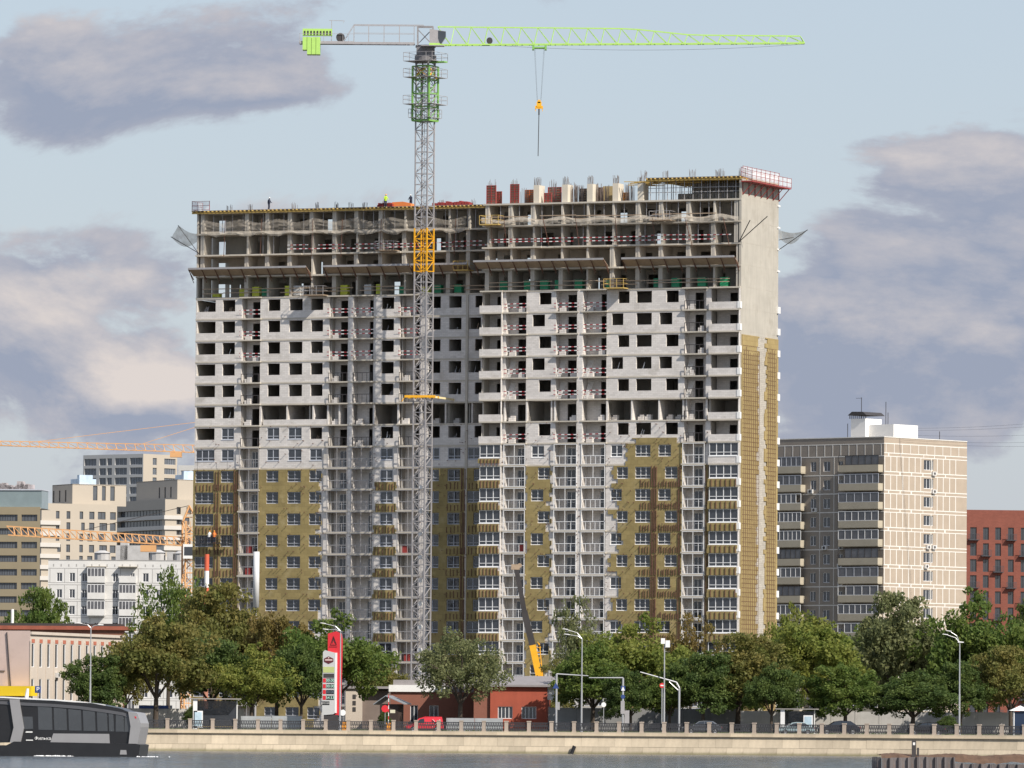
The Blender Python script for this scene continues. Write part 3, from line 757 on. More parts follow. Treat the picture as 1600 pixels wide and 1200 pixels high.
bk_ = MB()
for i in range(7):
    y = .3+i*(DEP-.3)/6; bk_.beam((.05, y, zt-2.6), (1.65, y, zt-.85), .09); bk_.beam((.1, y, zt-2.6), (.1, y, zt-.8), .09)
bk_.build('platform_bracket', REDP, tb)
zl = zk(-4)+.25; guard([(XL0-.5, CL+3, zl), (XL0-.5, CL-.5, zl), (XL0+2.2, CL-.5, zl)], REDP, WNET)
# loading platforms sticking out of the facade
def platform(px, py, w, C, m_, label):
    x, z = bl(px, py, C-1.0); r = thing('loading_platform', label, 'platform', BC+ex*x+ey*(C-1.9)+Vector((0,0,z)), TH, 'loading platforms on the facade')
    MB().box(0, w, 0, 2.2, -.12, 0).build('platform_floor', m_, r); f = MB()
    for xx in (0, w*.33, w*.66, w):
        f.beam((xx, 0, 0), (xx, 0, 1.2), .06)
    for h in (.6, 1.2): f.beam((0, 0, h), (w, 0, h), .05); f.beam((0, 0, h), (0, 2, h), .05); f.beam((w, 0, h), (w, 2, h), .05)
    f.build('platform_rail', GREYM if m_ is not WOOD else WOOD, r)
platform(478, 461, 3.0, CL, PLY, 'grey railed loading platform beside yellow pallets on the left wing'); platform(590, 391, 2.8, CL, PLY, 'cluttered loading platform under the left net'); platform(712, 422, 2.2, CL, WOOD, 'yellow loading platform at the inner corner canopy')
platform(753, 351, 2.8, 0, WOOD, 'yellow loading platform under the red formwork panels'); platform(947, 450, 2.9, 0, WOOD, 'yellow railed loading platform among green pallets'); platform(1018, 344, 3.0, 0, PLY, 'loading platform caught in the net near the right corner')
# pallets of blocks wrapped in film
FILMG = mat('green_film', (.015, .25, .11), .4, .25, 3, rnd=.2); FILMY = mat('yellow_film', (.52, .55, .05), .4, .25, 3, rnd=.15); FILMW = mat('grey_film', (.5, .5, .49), .5, .2, 3)
def pallet(px, C, m_, label, grp, hh=1.25, w=1.05):
    x = bl(px, 445, C)[0]; y = C+random.uniform(.4, .9)
    r = thing('block_pallet', label, 'pallet', BC+ex*x+ey*y+Vector((0,0,zk(0))), TH+random.uniform(-.05, .05), grp)
    b = MB(); b.box(0, w, 0, .9, .14, hh); b.build('wrapped_blocks', m_, r); p = MB()
    for q in (0, w/2-.05, w-.1): p.box(q, q+.1, 0, .9, 0, .1)
    p.box(0, w, 0, .9, .1, .137); p.build('pallet_base', PLY, r)
    s = MB()
    for q in (.25, .55, .85): s.box(-.01, w+.01, -.012, .0, hh*q, hh*q+.05)
    s.build('film_bands', m_, r)
for px in (777, 815.5, 841, 864, 894.5, 1018, 1046, 1088, 1122): pallet(px, 0, FILMG, 'green wrapped pallet of blocks on the right wing', 'green pallets on the right wing', 1.35, 1.15)
pallet(944, 0, FILMG, 'green wrapped pallet behind the yellow railed loading platform', None)
for px in (406, 620, 676, 707): pallet(px, CL, FILMG, 'green wrapped pallet of blocks on the left wing', 'green pallets on the left wing')
for px, h in ((328, .6), (371, 1.15), (391, 1.45), (443, 1.5), (528, 1.5), (585, 1.5), (657, 1.0)): pallet(px, CL, FILMY, 'yellow-green wrapped pallet of blocks on the left wing' if h > .7 else 'low yellow wrapped pallet at the far left end', 'yellow pallets on the left wing' if h > .7 else None, h)
for px in (456, 461, 566): pallet(px, CL, FILMW, 'pale grey wrapped pallet on the left wing', 'grey pallets on the left wing', 1.5)
# hanging cradle with workers
x, z = bl(303, 849, CL-1.2); cr = thing('suspended_cradle', 'dark suspended work cradle hanging on ropes at the left end of the facade', 'cradle', BC+ex*x+ey*(CL-1.3)+Vector((0,0,z)), TH)
MB().box(0, 5.2, 0, .7, -.06, 0).build('cradle_floor', DARK, cr); f = MB()
for i in range(7): f.beam((i*5.2/6, 0, 0), (i*5.2/6, 0, 1.05), .05); f.beam((i*5.2/6, .7, 0), (i*5.2/6, .7, 1.05), .05)
for h in (.5, 1.05): f.beam((0, 0, h), (5.2, 0, h), .05); f.beam((0, .7, h), (5.2, .7, h), .05)
f.build('cradle_rail', DARK, cr); f = MB()
for xx in (.3, 4.9): f.beam((xx, .35, 1), (xx, .35, zk(7)-z-.3), .03)
f.build('cradle_rope', DARK, cr)
CRADLE = (x, z)
# ------------------------------------------------------------------ tower crane in front of the block
GREEN = mat('lime_paint', (.40, .64, .15), .45, .1, 2); GREEN2 = mat('dark_lime_paint', (.20, .42, .09), .5, .15, 2)
CGREY = mat('crane_grey', (.34, .325, .33), .5, .12, 2); YEL = mat('crane_yellow', (.80, .40, .02), .5, .12, 2)
def mast_mesh(s, h, m_, name='mast_section', nb=2, w=.17, dw=.075):
    b = MB(); q = s/2; c = [(-q,-q),(q,-q),(q,q),(-q,q)]
    for x, y in c: b.box(x-w/2, x+w/2, y-w/2, y+w/2, 0, h)
    hb = h/nb
    for i in range(4):
        (x0, y0), (x1, y1) = c[i], c[(i+1) % 4]
        for j in range(nb):
            b.beam((x0, y0, j*hb+.05), (x1, y1, j*hb+.05), dw*1.1)
            if (i+j) % 2: b.beam((x0, y0, j*hb+.1), (x1, y1, (j+1)*hb), dw)
            else: b.beam((x1, y1, j*hb+.1), (x0, y0, (j+1)*hb), dw)
    b.beam((-q*.3, q*.4, 0), (-q*.3, q*.4, h), .06); b.beam((q*.1, q*.4, 0), (q*.1, q*.4, h), .06)
    for j in range(int(h/.5)): b.beam((-q*.3, q*.4, j*.5+.2), (q*.1, q*.4, j*.5+.2), .04)
    return b.mesh(name, m_)
xm = bl(660, 700, CL-5)[0]; MC = BC + ex*xm + ey*(CL-5); MC.z = GZ
MD = MC.y; MRZ = R_(-28); zof = lambda py, px=660: P(px, py, MD).z - GZ
tc_ = thing('tower_crane', 'tall grey tower crane with lime green jib standing before the unfinished block', 'crane', MC, 0)
ZT = zof(100); ms = mast_mesh(1.9, 3.0, CGREY); msy = mast_mesh(1.95, 3.0, YEL); z = .4
zy0, zy1 = zof(409), zof(340)
b = MB(); b.box(-3, 3, -3, 3, 0, .4); b.build('base_block', CONC, tc_, rz=MRZ)
while z < ZT:
    ob('mast_section', msy if zy0-1.2 < z+.5 < zy1-1 else ms, tc_, (0, 0, z), MRZ); z += 3.0
ZM = z
dk = MB(); zz = zof(105)
fl = MB()                                  # round white lamps / cable drums up the mast
for i in range(9): fl.cyl((.2, -.5, 8+i*3.2), (.2, -.75, 8+i*3.2), .32, 10)
fl.build('cable_guard', WHITE, tc_, rz=MRZ)
# climbing frame
cf = MB(); z0, z1 = zof(189), zof(104); q = 1.3
for x, y in ((-q,-q),(q,-q),(q,q),(-q,q)): cf.box(x-.11, x+.11, y-.11, y+.11, z0, z1)
hb = (z1-z0)/4
for j in range(5):
    for (x0, y0), (x1, y1) in (((-q,-q),(q,-q)),((q,-q),(q,q)),((q,q),(-q,q)),((-q,q),(-q,-q))):
        cf.beam((x0,y0,z0+j*hb), (x1,y1,z0+j*hb), .2 if j == 0 else .13)
        if j < 4: cf.beam((x0,y0,z0+j*hb), (x1,y1,z0+(j+1)*hb), .09)
cfo = cf.build('climbing_frame', GREEN2, tc_, rz=MRZ)
for py in (96, 121, 163, 184):
    pf = MB(); zz = zof(py); r = 2.25 if py != 184 else 1.7
    pf.box(-r, r, -r, -1.35, zz-.06, zz); pf.box(-r, r, 1.35, r, zz-.06, zz); pf.box(-r, -1.35, -1.35, 1.35, zz-.06, zz); pf.box(1.35, r, -1.35, 1.35, zz-.06, zz)
    for sx in (-1, 1):
        for sy in (-1, 1):
            pf.beam((sx*r, sy*r, zz), (sx*r, sy*r, zz+1.15), .05); pf.beam((sx*1.3, sy*r, zz), (sx*1.3, sy*r, zz+1.15), .05)
        for h in (.6, 1.15): pf.beam((sx*r, -r, zz+h), (sx*r, r, zz+h), .045); pf.beam((-r, sx*r, zz+h), (r, sx*r, zz+h), .045)
    pf.build('service_platform', CGREY, cfo)
b = MB(); b.box(.9, 3.2, -.5, .5, zof(99), zof(97)); b.build('climbing_beam', GREEN2, cfo)
b = MB(); z0, z1 = zof(122), zof(104); q = 1.1
for x, y in ((-q,-q),(q,-q),(q,q),(-q,q)): b.beam((x, y, z0), (-x*.9, y, z1), .12); b.beam((x, y, z0), (x, -y*.9, z1), .12)
b.build('climbing_yoke', YEL, cfo)
# slewing unit, cab
b = MB(); zs = zof(97); b.cyl((0,0,zs), (0,0,zs+.9), 1.5, 20); b.box(-1.25, 1.25, -1.25, 1.25, zs+.9, zs+2.0); b.cyl((0,0,zs+2.0), (0,0,zs+2.3), 1.4, 20)
for sx in (-1, 1): b.beam((sx*1.2, -.9, zs-1.2), (sx*1.4, -.9, zs+.3), .2); b.beam((sx*1.2, .9, zs-1.2), (sx*1.4, .9, zs+.3), .2)
b.build('slewing_unit', mat('slew_grey', (.16, .155, .16), .5, .2, 2), tc_)
zj = zof(71)                               # bottom chord level
b = MB(); zh = zof(42)
for sx in (-1.1, 1.0):
    for sy in (-.8, .8): b.beam((sx, sy, zs+2.2), (sx, sy, zh), .2)
b.beam((-1.1, -.8, zs+2.4), (1, -.8, zh-.3), .12); b.beam((1, .8, zs+2.4), (-1.1, .8, zh-.3), .12); b.beam((-1.1,-.8,zh), (1,-.8,zh), .14); b.beam((-1.1,.8,zh), (1,.8,zh), .14)
b.build('tower_head', mat('head_grey', (.25, .24, .245), .5, .2, 2), tc_)
b = MB(); b.prism([(.55, zof(71.5)), (2.1, zof(71.5)), (2.75, zof(60)), (2.75, zof(51)), (.55, zof(47.5))], -2.3, -.9); cbo = b.build('cab', CGREY, tc_)
b = MB(); b.prism([(2.0, zof(70.5)), (2.2, zof(70.5)), (2.8, zof(60)), (2.8, zof(51.5)), (1.75, zof(50)), (1.75, zof(62))], -2.34, -.86); b.build('cab_window', GLASS, cbo)
b = MB(); b.box(.5, 2.2, -2.33, -.87, zof(72.5), zof(69.5)); b.build('cab_band', GREEN, cbo)
b = MB(); b.box(-.6, 2.6, -2.6, -.8, zof(74), zof(73)); b.build('cab_floor', CGREY, tc_)
# jib
def xj(px): return P(px, 60, MD).x - MC.x
def jtop(px): return zof(42 + (0 if px < 985 else min(1, (px-985)/95)*9) + (px-690)*.0022, 690) if True else 0
x0, x1 = xj(684), xj(1257); n = 22
zb = lambda px: zof(70.5, 690) + (px-690)*.0011
b = MB(); prev = None
for i in range(n+1):
    px = 684 + (1257-684)*i/n; x = xj(px); t = (x, 0, jtop(px)); l = (x-.5, -.65, zb(px)); r = (x-.5, .65, zb(px))
    if i == n: l = (x, -.65, zb(px)); r = (x, .65, zb(px)); t = (x-.6, 0, jtop(px))
    if prev:
        pt, pl_, pr_ = prev
        b.beam(pt, t, .17); b.beam(pl_, l, .17); b.beam(pr_, r, .17); b.beam(pt, l, .085); b.beam(pt, r, .085); b.beam(l, t, .085); b.beam(r, t, .085); b.beam(l, r, .07); b.beam(pl_, r, .05)
    prev = (t, l, r)
jb = b.build('jib', GREEN, tc_)
b = MB(); x = xj(765); b.cyl((x, -.5, zof(63, 690)), (x, .5, zof(63, 690)), .42, 14); b.build('trolley_winch', DARK, jb)
b = MB(); pts = [(684+ (1257-684)*i/24) for i in range(25)]
for p0, p1 in zip(pts[4:], pts[5:]):
    f0, f1 = (p0-779)/478, (p1-779)/478; b.beam((xj(p0), .1, zb(p0)-.1-3.2*f0*(1-f0)*.9), (xj(p1), .1, zb(p1)-.1-3.2*f1*(1-f1)*.9), .03)
b.build('trolley_rope', DARK, jb)
# trolley, hook
x = xj(843); b = MB(); zt_ = zb(843); b.box(x-.95, x+.95, -.7, .7, zt_-.55, zt_-.35); b.box(x-1.0, x-.7, -.75, .75, zt_-.75, zt_-.1); b.box(x+.7, x+1.0, -.75, .75, zt_-.75, zt_-.1)
tr = b.build('trolley', GREEN2, tc_); b = MB(); zh_ = zof(157, 843)
for sx in (-.85, -.7, .7, .85): b.beam((x+sx*.85, 0, zt_-.5), (x+sx*.32, 0, zh_), .022)
b.build('hoist_rope', DARK, tc_)
b = MB(); z0 = zof(175, 843); b.box(x-.34, x+.34, -.2, .2, zh_-.9, zh_-.2); b.box(x-.55, x+.55, -.14, .14, zh_-1.15, zh_-.75); b.cyl((x, -.2, zh_-.15), (x, .2, zh_-.15), .25, 10); b.box(x-.52, x-.44, -.05, .05, zh_-1.5, zh_-1.1); b.box(x+.44, x+.52, -.05, .05, zh_-1.5, zh_-1.1)
b.build('hook_block', YEL, tc_); b = MB(); b.cyl((x, 0, zh_-1.1), (x, 0, zh_-2.0), .1, 8); b.cyl((x, 0, zh_-1.8), (x-.08, 0, zof(244, 843)), .055, 6); b.build('lifting_rod', DARK, tc_)
# counter jib
b = MB(); xa, xb = xj(468), xj(648); zd = zof(67); 
for y in (-.7, .7): b.box(xa, xb, y-.1, y+.1, zd-.3, zd)
b.box(xa, xj(553), -.75, .75, zd, zd+.08)
for i in range(14):
    x = xa+(xb-xa)*i/13; b.beam((x, -.7, zd-.15), (x, .7, zd-.15), .1)
cj = b.build('counter_jib', CGREY, tc_)
b = MB(); zr = zof(40)
for px in (553, 576, 600, 624, 647):
    x = xj(px)
    for y in (-.7, .7): b.beam((x, y, zd), (x, y, zr), .08)
for y in (-.7, .7): b.beam((xj(553), y, zr), (xj(662), y, zr), .1); b.beam((xj(553), y, zof(53)), (xj(648), y, zof(53)), .05); b.beam((xj(553), y, zr), (xj(536), y, zd), .06)
for px in (468, 480, 493, 506, 536, 545): b.beam((xj(px), -.75, zd), (xj(px), -.75, zd+1.1), .05)
b.beam((xa, -.75, zd+1.1), (xj(553), -.75, zd+1.1), .05); b.build('walkway_rail', CGREY, cj)
for i, px in enumerate((473, 480, 487, 494)):
    b = MB(); xw = xj(px)+.02; b.box(xw, xw+.57, -1.0, 1.0, zof(87 if i > 0 else 80), zof(60)); b.build('counterweight', GREEN, tc_)
b = MB(); b.box(xj(473), xj(519), -.5, .5, zof(57), zof(46.5)); b.build('machinery_house', GREEN, cj)
b = MB()
for i in range(9): b.box(xj(475+i*5), xj(477.5+i*5), -.55, -.5, zof(56), zof(50))
b.build('vent_slats', DARK, cj)
b = MB(); x = xj(532); b.cyl((x, -.55, zd+.65), (x, .55, zd+.65), .6, 14); b.build('hoist_drum', DARK, cj)
b = MB(); x = xj(518); b.beam((x, 0, zd), (x, 0, zof(33)), .09); b.beam((xj(514), 0, zof(33)), (xj(538), 0, zof(33.5)), .07); b.beam((xj(538), 0, zof(33.5)), (xj(536), 0, zof(37)), .05); b.build('wind_gauge', CGREY, cj)
# tie frame to the block
zt = zof(620); b = MB()
for y in (-1.3, 1.3): b.box(-2.3, 2.0, y-.14, y+.14, zt-.16, zt+.16)
for x in (-1.3, 1.3): b.box(x-.14, x+.14, -1.3, 1.3, zt-.15, zt+.15)
b.beam((-2.2, -1.3, zt), (-2.7, -1.3, zt-.7), .1); tf = b.build('tie_collar', YEL, tc_, rz=R_(-10))
b = MB(); b.beam((1.6, .5, zt), (5.0, 4.6, zt-.25), .26); b.beam((-1.2, 1.2, zt), (-1.0, 5.0, zt), .2); b.build('tie_strut', mat('pale_yellow', (.72, .60, .34), .5, .1, 1), tc_)
# ------------------------------------------------------------------ orange cranes behind
def far_crane(label, pts_jib, D, mast_px, zap, apex, pend, cabp=None):
    (ax, ay0, ay1), (bx, by0, by1) = pts_jib       # left tip and right root: px, top y, bottom y
    base = P(mast_px, 1140, D); base.z = GZ; r = thing('background_crane', label, 'crane', base); OR = bpy.data.materials.get('faded_orange') or mat('faded_orange', (.62, .34, .15), .6, .1, .5)
    lp = lambda px, py, dy=0: Vector((P(px, py, D).x-base.x, dy, P(px, py, D).z-GZ))
    n = 26; b = MB(); prev = None; sc = D/FPX
    for i in range(n+1):
        f = i/n; px = ax+(bx-ax)*f; t = lp(px, ay0+(by0-ay0)*f); l = lp(px+3, ay1+(by1-ay1)*f, -.8); q = lp(px+3, ay1+(by1-ay1)*f, .8)
        if prev:
            for u, v in zip(prev, (t, l, q)): b.beam(u, v, .17)
            b.beam(prev[0], l, .1); b.beam(prev[0], q, .1); b.beam(l, t, .1); b.beam(q, t, .1); b.beam(l, q, .1)
        prev = (t, l, q)
    b.build('jib', OR, r)
    H = lp(mast_px, zap).z; me = mast_mesh(2.0, 4.0, OR, w=.24, dw=.13); z = 0
    while z < H: ob('mast_section', me, r, (0, 0, z), .3); z += 4
    b = MB(); a = lp(*apex)
    for dx in (-1.1, 1.1):
        for dy in (-.9, .9): b.beam((dx, dy, z), (a.x, 0, a.z), .2)
    for j in range(1, 4):
        f = j/4; b.beam((-1.1*(1-f)+a.x*f, 0, z+(a.z-z)*f), (1.1*(1-f)+a.x*f, 0, z+(a.z-z)*f), .12)
    b.build('tower_head', OR, r); b = MB()
    for (px, py) in pend: b.beam(a, lp(px, py), .09)
    b.build('pendant', DARK if cabp else OR, r); b = MB(); c = lp(bx-55 if not cabp else bx-60, by1-1); b.box(c.x-1.2, c.x+1.2, -1, 1, c.z-1., c.z); b.build('trolley', OR, r)
    if cabp: c = lp(*cabp); b = MB(); b.box(c.x-.9, c.x+.9, -1.9, -.3, c.z-1.1, c.z+1.1); co_ = b.build('cab', WHITE, r); b = MB(); b.box(c.x-.7, c.x+.95, -1.95, -.25, c.z-.6, c.z+.7); b.build('cab_window', GLASS, co_)
    b = MB(); b.beam(lp(bx, by1), lp(bx+130, by1+3), .5); c = lp(bx+120, by1+12); b.box(c.x-2, c.x+2, -1, 1, c.z-1, c.z+1.2); b.build('counter_jib', OR, r)
far_crane('pale orange tower crane with its long jib above the distant white tower', ((-60, 688, 694), (330, 696, 708)), 1500, 345, 712, (345, 655), [(50, 691), (208, 698)])
far_crane('orange tower crane whose jib crosses in front of the beige blocks', ((10, 822, 836), (292, 840, 853)), 1120, 294.5, 853, (295.5, 790), [(128, 829)], (296, 862))
# mobile crane: telescopic boom rising behind the low buildings
MBD = 955
def mp(px, py, dy=0): q = P(px, py, MBD); return Vector((q.x, MBD+dy, q.z))
base = mp(846, 1080); mc = thing('mobile_crane', 'mobile crane with dark telescopic boom and yellow lower section behind the red building', 'crane', (base.x, MBD, GZ))
lo_ = lambda v: v - Vector((base.x, MBD, GZ))
b = MB(); b.beam(lo_(mp(832, 1008)), lo_(mp(846, 1075)), .85, .85); b.build('boom_base', YEL, mc)
b = MB(); b.beam(lo_(mp(819, 955)), lo_(mp(832.5, 1010)), .85, .8); b.beam(lo_(mp(807, 890)), lo_(mp(820, 958)), .62, .6); b.build('boom_sections', mat('boom_grey', (.045, .04, .04), .5, .2, 1), mc)
b = MB(); v = lo_(mp(806, 886)); b.box(v.x-.6, v.x+.5, -.35, .35, v.z-.35, v.z+.35); b.cyl(v+Vector((.5,-.3,.2)), v+Vector((.5,.3,.2)), .3, 10); b.build('boom_head', PLY, mc)
b = MB(); b.beam(v+Vector((-.4,0,0)), lo_(mp(806, 935)), .03); w = lo_(mp(806, 937)); b.box(w.x-.15, w.x+.15, -.1, .1, w.z-.4, w.z); b.build('hook_line', DARK, mc)
b = MB(); b.beam(lo_(mp(843, 1005)), lo_(mp(848, 1058)), .1); b.beam(lo_(mp(840, 1003)), lo_(mp(845, 1012)), .1)
for i in range(6): b.beam(lo_(mp(835+i*2.2, 1010+i*9)), lo_(mp(843.5+i*.8, 1012+i*8)), .07)
b.build('boom_ladder', YEL, mc)
b = MB(); b.box(-3.2, 3.5, -1.3, 1.3, 1.0, 1.7); b.box(-1.2, 2.2, -1.2, 1.2, 1.7, 3.4); b.build('carrier', YEL, mc)
for i, xx in enumerate((-2.5, -1.2, 1.4, 2.7)):
    b = MB(); b.cyl((xx, -1.4, .55), (xx, -1.0, .55), .55, 14); b.cyl((xx, 1.0, .55), (xx, 1.4, .55), .55, 14); b.build('wheel_pair', BLACK, mc)
# ------------------------------------------------------------------ other buildings
def far_window(w, h, n, fm=WFRAME, gm=GLASS):
    k = ('far', round(w, 1), round(h, 1), n, fm.name, gm.name)
    if k not in _wm:
        w, h = k[1], k[2]; b = MB(); f = .07
        b.quad((0,.06,0),(w,.06,0),(w,.06,h),(0,.06,h), 1)
        b.box(0,f,-.02,.06,0,h); b.box(w-f,w,-.02,.06,0,h); b.box(f,w-f,-.02,.06,0,f); b.box(f,w-f,-.02,.06,h-f,h)
        for i in range(1, n): b.box(w*i/n-f/2, w*i/n+f/2, -.02, .06, f, h-f)
        _wm[k] = b.mesh('window', [fm, gm])
    return _wm[k]
class Bld:
    def __init__(s, name, label, px, py, D, rz, cat='building', z=GZ):
        p = P(px, py, D); s.o = p.copy(); s.o.z = z; s.rz = rz; s.root = thing(name, label, cat, s.o, rz)
        s.ex = Vector((cos(rz), sin(rz), 0)); s.ey = Vector((-sin(rz), cos(rz), 0))
    def f(s, px, py, c=0):               # front plane (local y=c): x, z
        d = ray(px, py); t = (c-(CP-s.o).dot(s.ey))/d.dot(s.ey); p = CP+d*t; return (p-s.o).dot(s.ex), p.z-s.o.z
    def sd(s, px, py, c=0):              # right side plane (local x=c): y, z
        d = ray(px, py); t = (c-(CP-s.o).dot(s.ex))/d.dot(s.ex); p = CP+d*t; return (p-s.o).dot(s.ey), p.z-s.o.z
    def wall(s, side, x0, x1, z0, z1, ops, m_, wins=True, fm=WFRAME, gm=GLASS, n=2, dep=.18, name='wall', off=0.):
        b = MB(); b.wall(x0, x1, z0, z1, ops, 0, dep); rz = pi/2 if side else 0
        loc = (off, 0, 0) if side else (0, -off, 0)
        w = b.build(name, m_, s.root, loc, rz)
        if wins:
            for i, (a, bb, c, d) in enumerate(ops):
                me = far_window(bb-a, d-c, n if isinstance(n, int) else n[i % len(n)], fm, gm)
                p = Vector((0, a, c)) + Vector((off-dep+.06, 0, 0)) if side else Vector((a, dep-.06-off, c))
                o = ob('window', me, s.root, p, rz); o.scale = ((bb-a)/round(bb-a, 1), 1, (d-c)/round(d-c, 1))
        return w
    def box(s, name, x0, x1, y0, y1, z0, z1, m_, parent=None): return MB().box(x0, x1, y0, y1, z0, z1).build(name, m_, parent or s.root)
# brown panel block on the right
BRN = mat('brown_panel', (.29, .25, .21), .9, .12, .6); TAN = mat('tan_panel', (.40, .33, .26), .9, .10, .6); JOINT = mat('white_joint', (.70, .67, .62), .9, .1, 1); BPAR = mat('balcony_beige', (.44, .39, .30), .9, .1, .5)
B = Bld('panel_apartment_block', 'brown and tan panel apartment block with white joints and stacked balconies', 1381, 800, 1075, R_(-40))
zr = B.f(1381, 683)[1]; FHb = 2.75; LW = 46.; SWd = B.sd(1511, 690)[0]
z8 = B.f(1381, 711)[1]                      # top of the upper storey windows' band
yw0, yw1 = B.sd(1443.5, 750)[0], B.sd(1458.5, 750)[0]
sops = []; k = 0; ztw = B.sd(1450, 719)[1]; z = ztw
while z > 1.5: sops.append((yw0, yw1, z-1.5, z)); z -= FHb
B.wall(1, 0, SWd, 0, zr, sops, TAN, n=3)
jm = MB(); z = ztw+.75
rowz = []
while z > 0: rowz.append(z); z -= FHb
for z in rowz+[zr-.9]:
    jm.box(0, SWd, -.02, .0, z-.07, z+.07)
    if z != zr-.9: jm.box(0, SWd, -.02, 0, z-.55, z-.43)
yy = 0.; i = 0
vs_ = [0.15, 1.6, 3.1, 4.6, 6.1, 7.6, 9.0, 11.6, 13.1, 14.6, 16.2, 17.7]
for j, z in enumerate(rowz):
    zl = rowz[j+1] if j+1 < len(rowz) else 0
    for y in vs_:
        if y < SWd: jm.box(y-.08, y+.08, -.024, -.001, zl+.07, z-.55)
    for y in (1.2, 4., 6.8, 9.6, 12.4, 15.2):
        if y < SWd: jm.box(y+random.uniform(-.3, .3)-.05, y+.05, -.023, -.001, z-.43, z-.07)
for y in range(0, int(SWd), 2): jm.box(y+.4, y+.52, -.023, -.001, rowz[0]+.07, zr-.97)
jm.build('panel_joints', JOINT, B.root, (0.0, 0, 0), pi/2)
# shaded front: windows and balconies
cols = [(1386-1381-133, 0)]
def fxb(px): return B.f(px, 800)[0]
wl = [(fxb(1266), fxb(1275)), (fxb(1286), fxb(1297)), (fxb(1309), fxb(1317))]
fops = []; zt = B.f(1290, 721)[1]; z = zt
while z > 1.5:
    for a, b_ in wl: fops.append((a, b_, z-1.5, z))
    z -= FHb
B.wall(0, -LW, 0, 0, zr, fops, BRN, n=2); jm = MB(); z = zt+.65; r_ = 0
while z > 0:
    jm.box(-LW, 0, -.02, 0, z-.07, z+.07)
    for x in (fxb(1281), fxb(1303)): jm.box(x-.05, x+.05, -.024, -.001, z-2.6, z-.07)
    z -= FHb
for i in range(30): jm.box(-i*1.5-.6, -i*1.5-.48, -.023, -.001, zt+.72, zr-1.); 
jm.box(-LW, 0, -.021, 0, zr-1., zr-.88); jm.build('panel_joints', JOINT, B.root)
GREYG = mat('balcony_glass', (.10, .10, .11), .1, .4, 1.2, spec=.7)
for (pa, pb) in ((1212, 1259), (1317, 1380)):
    a, b_ = fxb(pa), fxb(pb)-.1; z = zt-1.62
    while z > 1:
        p = MB(); p.box(a, b_, -1.15, -1.05, z-.05, z+.95); p.box(a, a+.08, -1.05, 0, z-.05, z+.95); p.box(b_-.08, b_, -1.05, 0, z-.05, z+.95); p.box(a, b_, -1.05, 0, z-.15, z)
        po = p.build('balcony', BPAR, B.root); g_ = MB(); n = random.choice((5, 6, 7)); ww = (b_-a)/n; gl = MB()
        skip = random.choice((None, None, 0, n-1))
        for i in range(n+1): g_.box(a+i*ww-.04, a+i*ww+.04, -1.12, -1.06, z+.95, z+2.35)
        g_.box(a, b_, -1.12, -1.06, z+2.3, z+2.38); g_.box(a, b_, -1.12, -1.06, z+.95, z+1.02)
        g_.build('glazing_frame', random.choice((WFRAME, WFRAME, DARK, GFRAME)), po)
        for i in range(n):
            if i != skip: gl.quad((a+i*ww, -1.08, z+.95), (a+(i+1)*ww, -1.08, z+.95), (a+(i+1)*ww, -1.08, z+2.35), (a+i*ww, -1.08, z+2.35))
        gl.build('balcony_glazing', GREYG, po); z -= FHb
B.box('wall', -LW, -LW+.2, .2, SWd, 0, zr, BRN); B.box('roof', -LW, -.02, .02, SWd-.02, zr-.35, zr-.12, CONC)
pp_ = MB(); pp_.box(-LW, .06, -.06, .2, zr, zr+.12); pp_.box(-.2, .06, .2, SWd, zr, zr+.12); pp_.build('parapet_cap', JOINT, B.root)
ph = B.root
xa = fxb(1303); pw = MB(); zp = B.f(1310, 663)[1]; pw.box(-7.2, 3.2-6, 6, 12, zr-.1, zr+2.2); pw.build('lift_house', WHITE, ph)
p2 = MB(); p2.box(-10.0, -7.3, 5, 9, zr-.1, zr+3.1); p2.build('stair_house', WHITE, ph); p3 = MB(); 
for i in range(9): p3.box(-10.2+i*.37, -10.1+i*.37, 4.9, 5, zr+3.1, zr+3.6)
p3.prism([(-10.4, zr+3.6), (-6.9, zr+3.6), (-7.6, zr+4.1), (-9.6, zr+4.15)], 4.7, 9.3); p3.build('roof_cap', DARK, ph)
an = MB()
for x, y, h in ((-8.8, 6, 6.3), (-5., 7, 5.6), (-4.6, 7, 4), (-10.6, 5, 2.4), (-1, 15, 1.4)): an.beam((x, y, zr), (x, y, zr+h), .07)
an.beam((-9.8, 6, zr+6.2), (-8.8, 6, zr+6.2), .05); an.build('antenna', DARK, ph)
ac = MB()
AC = mat('ac_white', (.62, .61, .59), .6, .1, 1)
acm = MB(); acm.box(0, .85, -.35, 0, 0, .6, 0); acm.cyl((.42, -.37, .3), (.42, -.35, .3), .22, 10, mi=1); acm = acm.mesh('air_conditioner', [AC, DARK])
for px, py in ((1264, 768), (1270, 797), (1312, 856), (1310, 884), (1286, 856), (1311, 912)):
    x, z = B.f(px, py); ob('air_conditioner', acm, B.root, (x, -.02, z-.3))
for px, py in ((1455, 740), (1455, 768), (1446, 855), (1455, 855), (1443, 885)):
    y, z = B.sd(px, py); ob('air_conditioner', acm, B.root, (.02, y, z-.3), pi/2)
# overhead cables from the roof
cbm = MB()
for (y0, y1) in ((669, 659), (672, 664), (679, 678), (687, 690), (690, 697)):
    a = P(1402, y0, 1078); q = P(1640, y1, 1060); pr_ = None
    for i in range(13):
        f = i/12; v = a.lerp(q, f); v.z -= 1.2*f*(1-f)
        if pr_ is not None: cbm.beam(pr_, v, .022)
        pr_ = v
cbm.build('overhead_cables', DARK, label='thin dark overhead cables leaving the brown block roof', cat='cable')
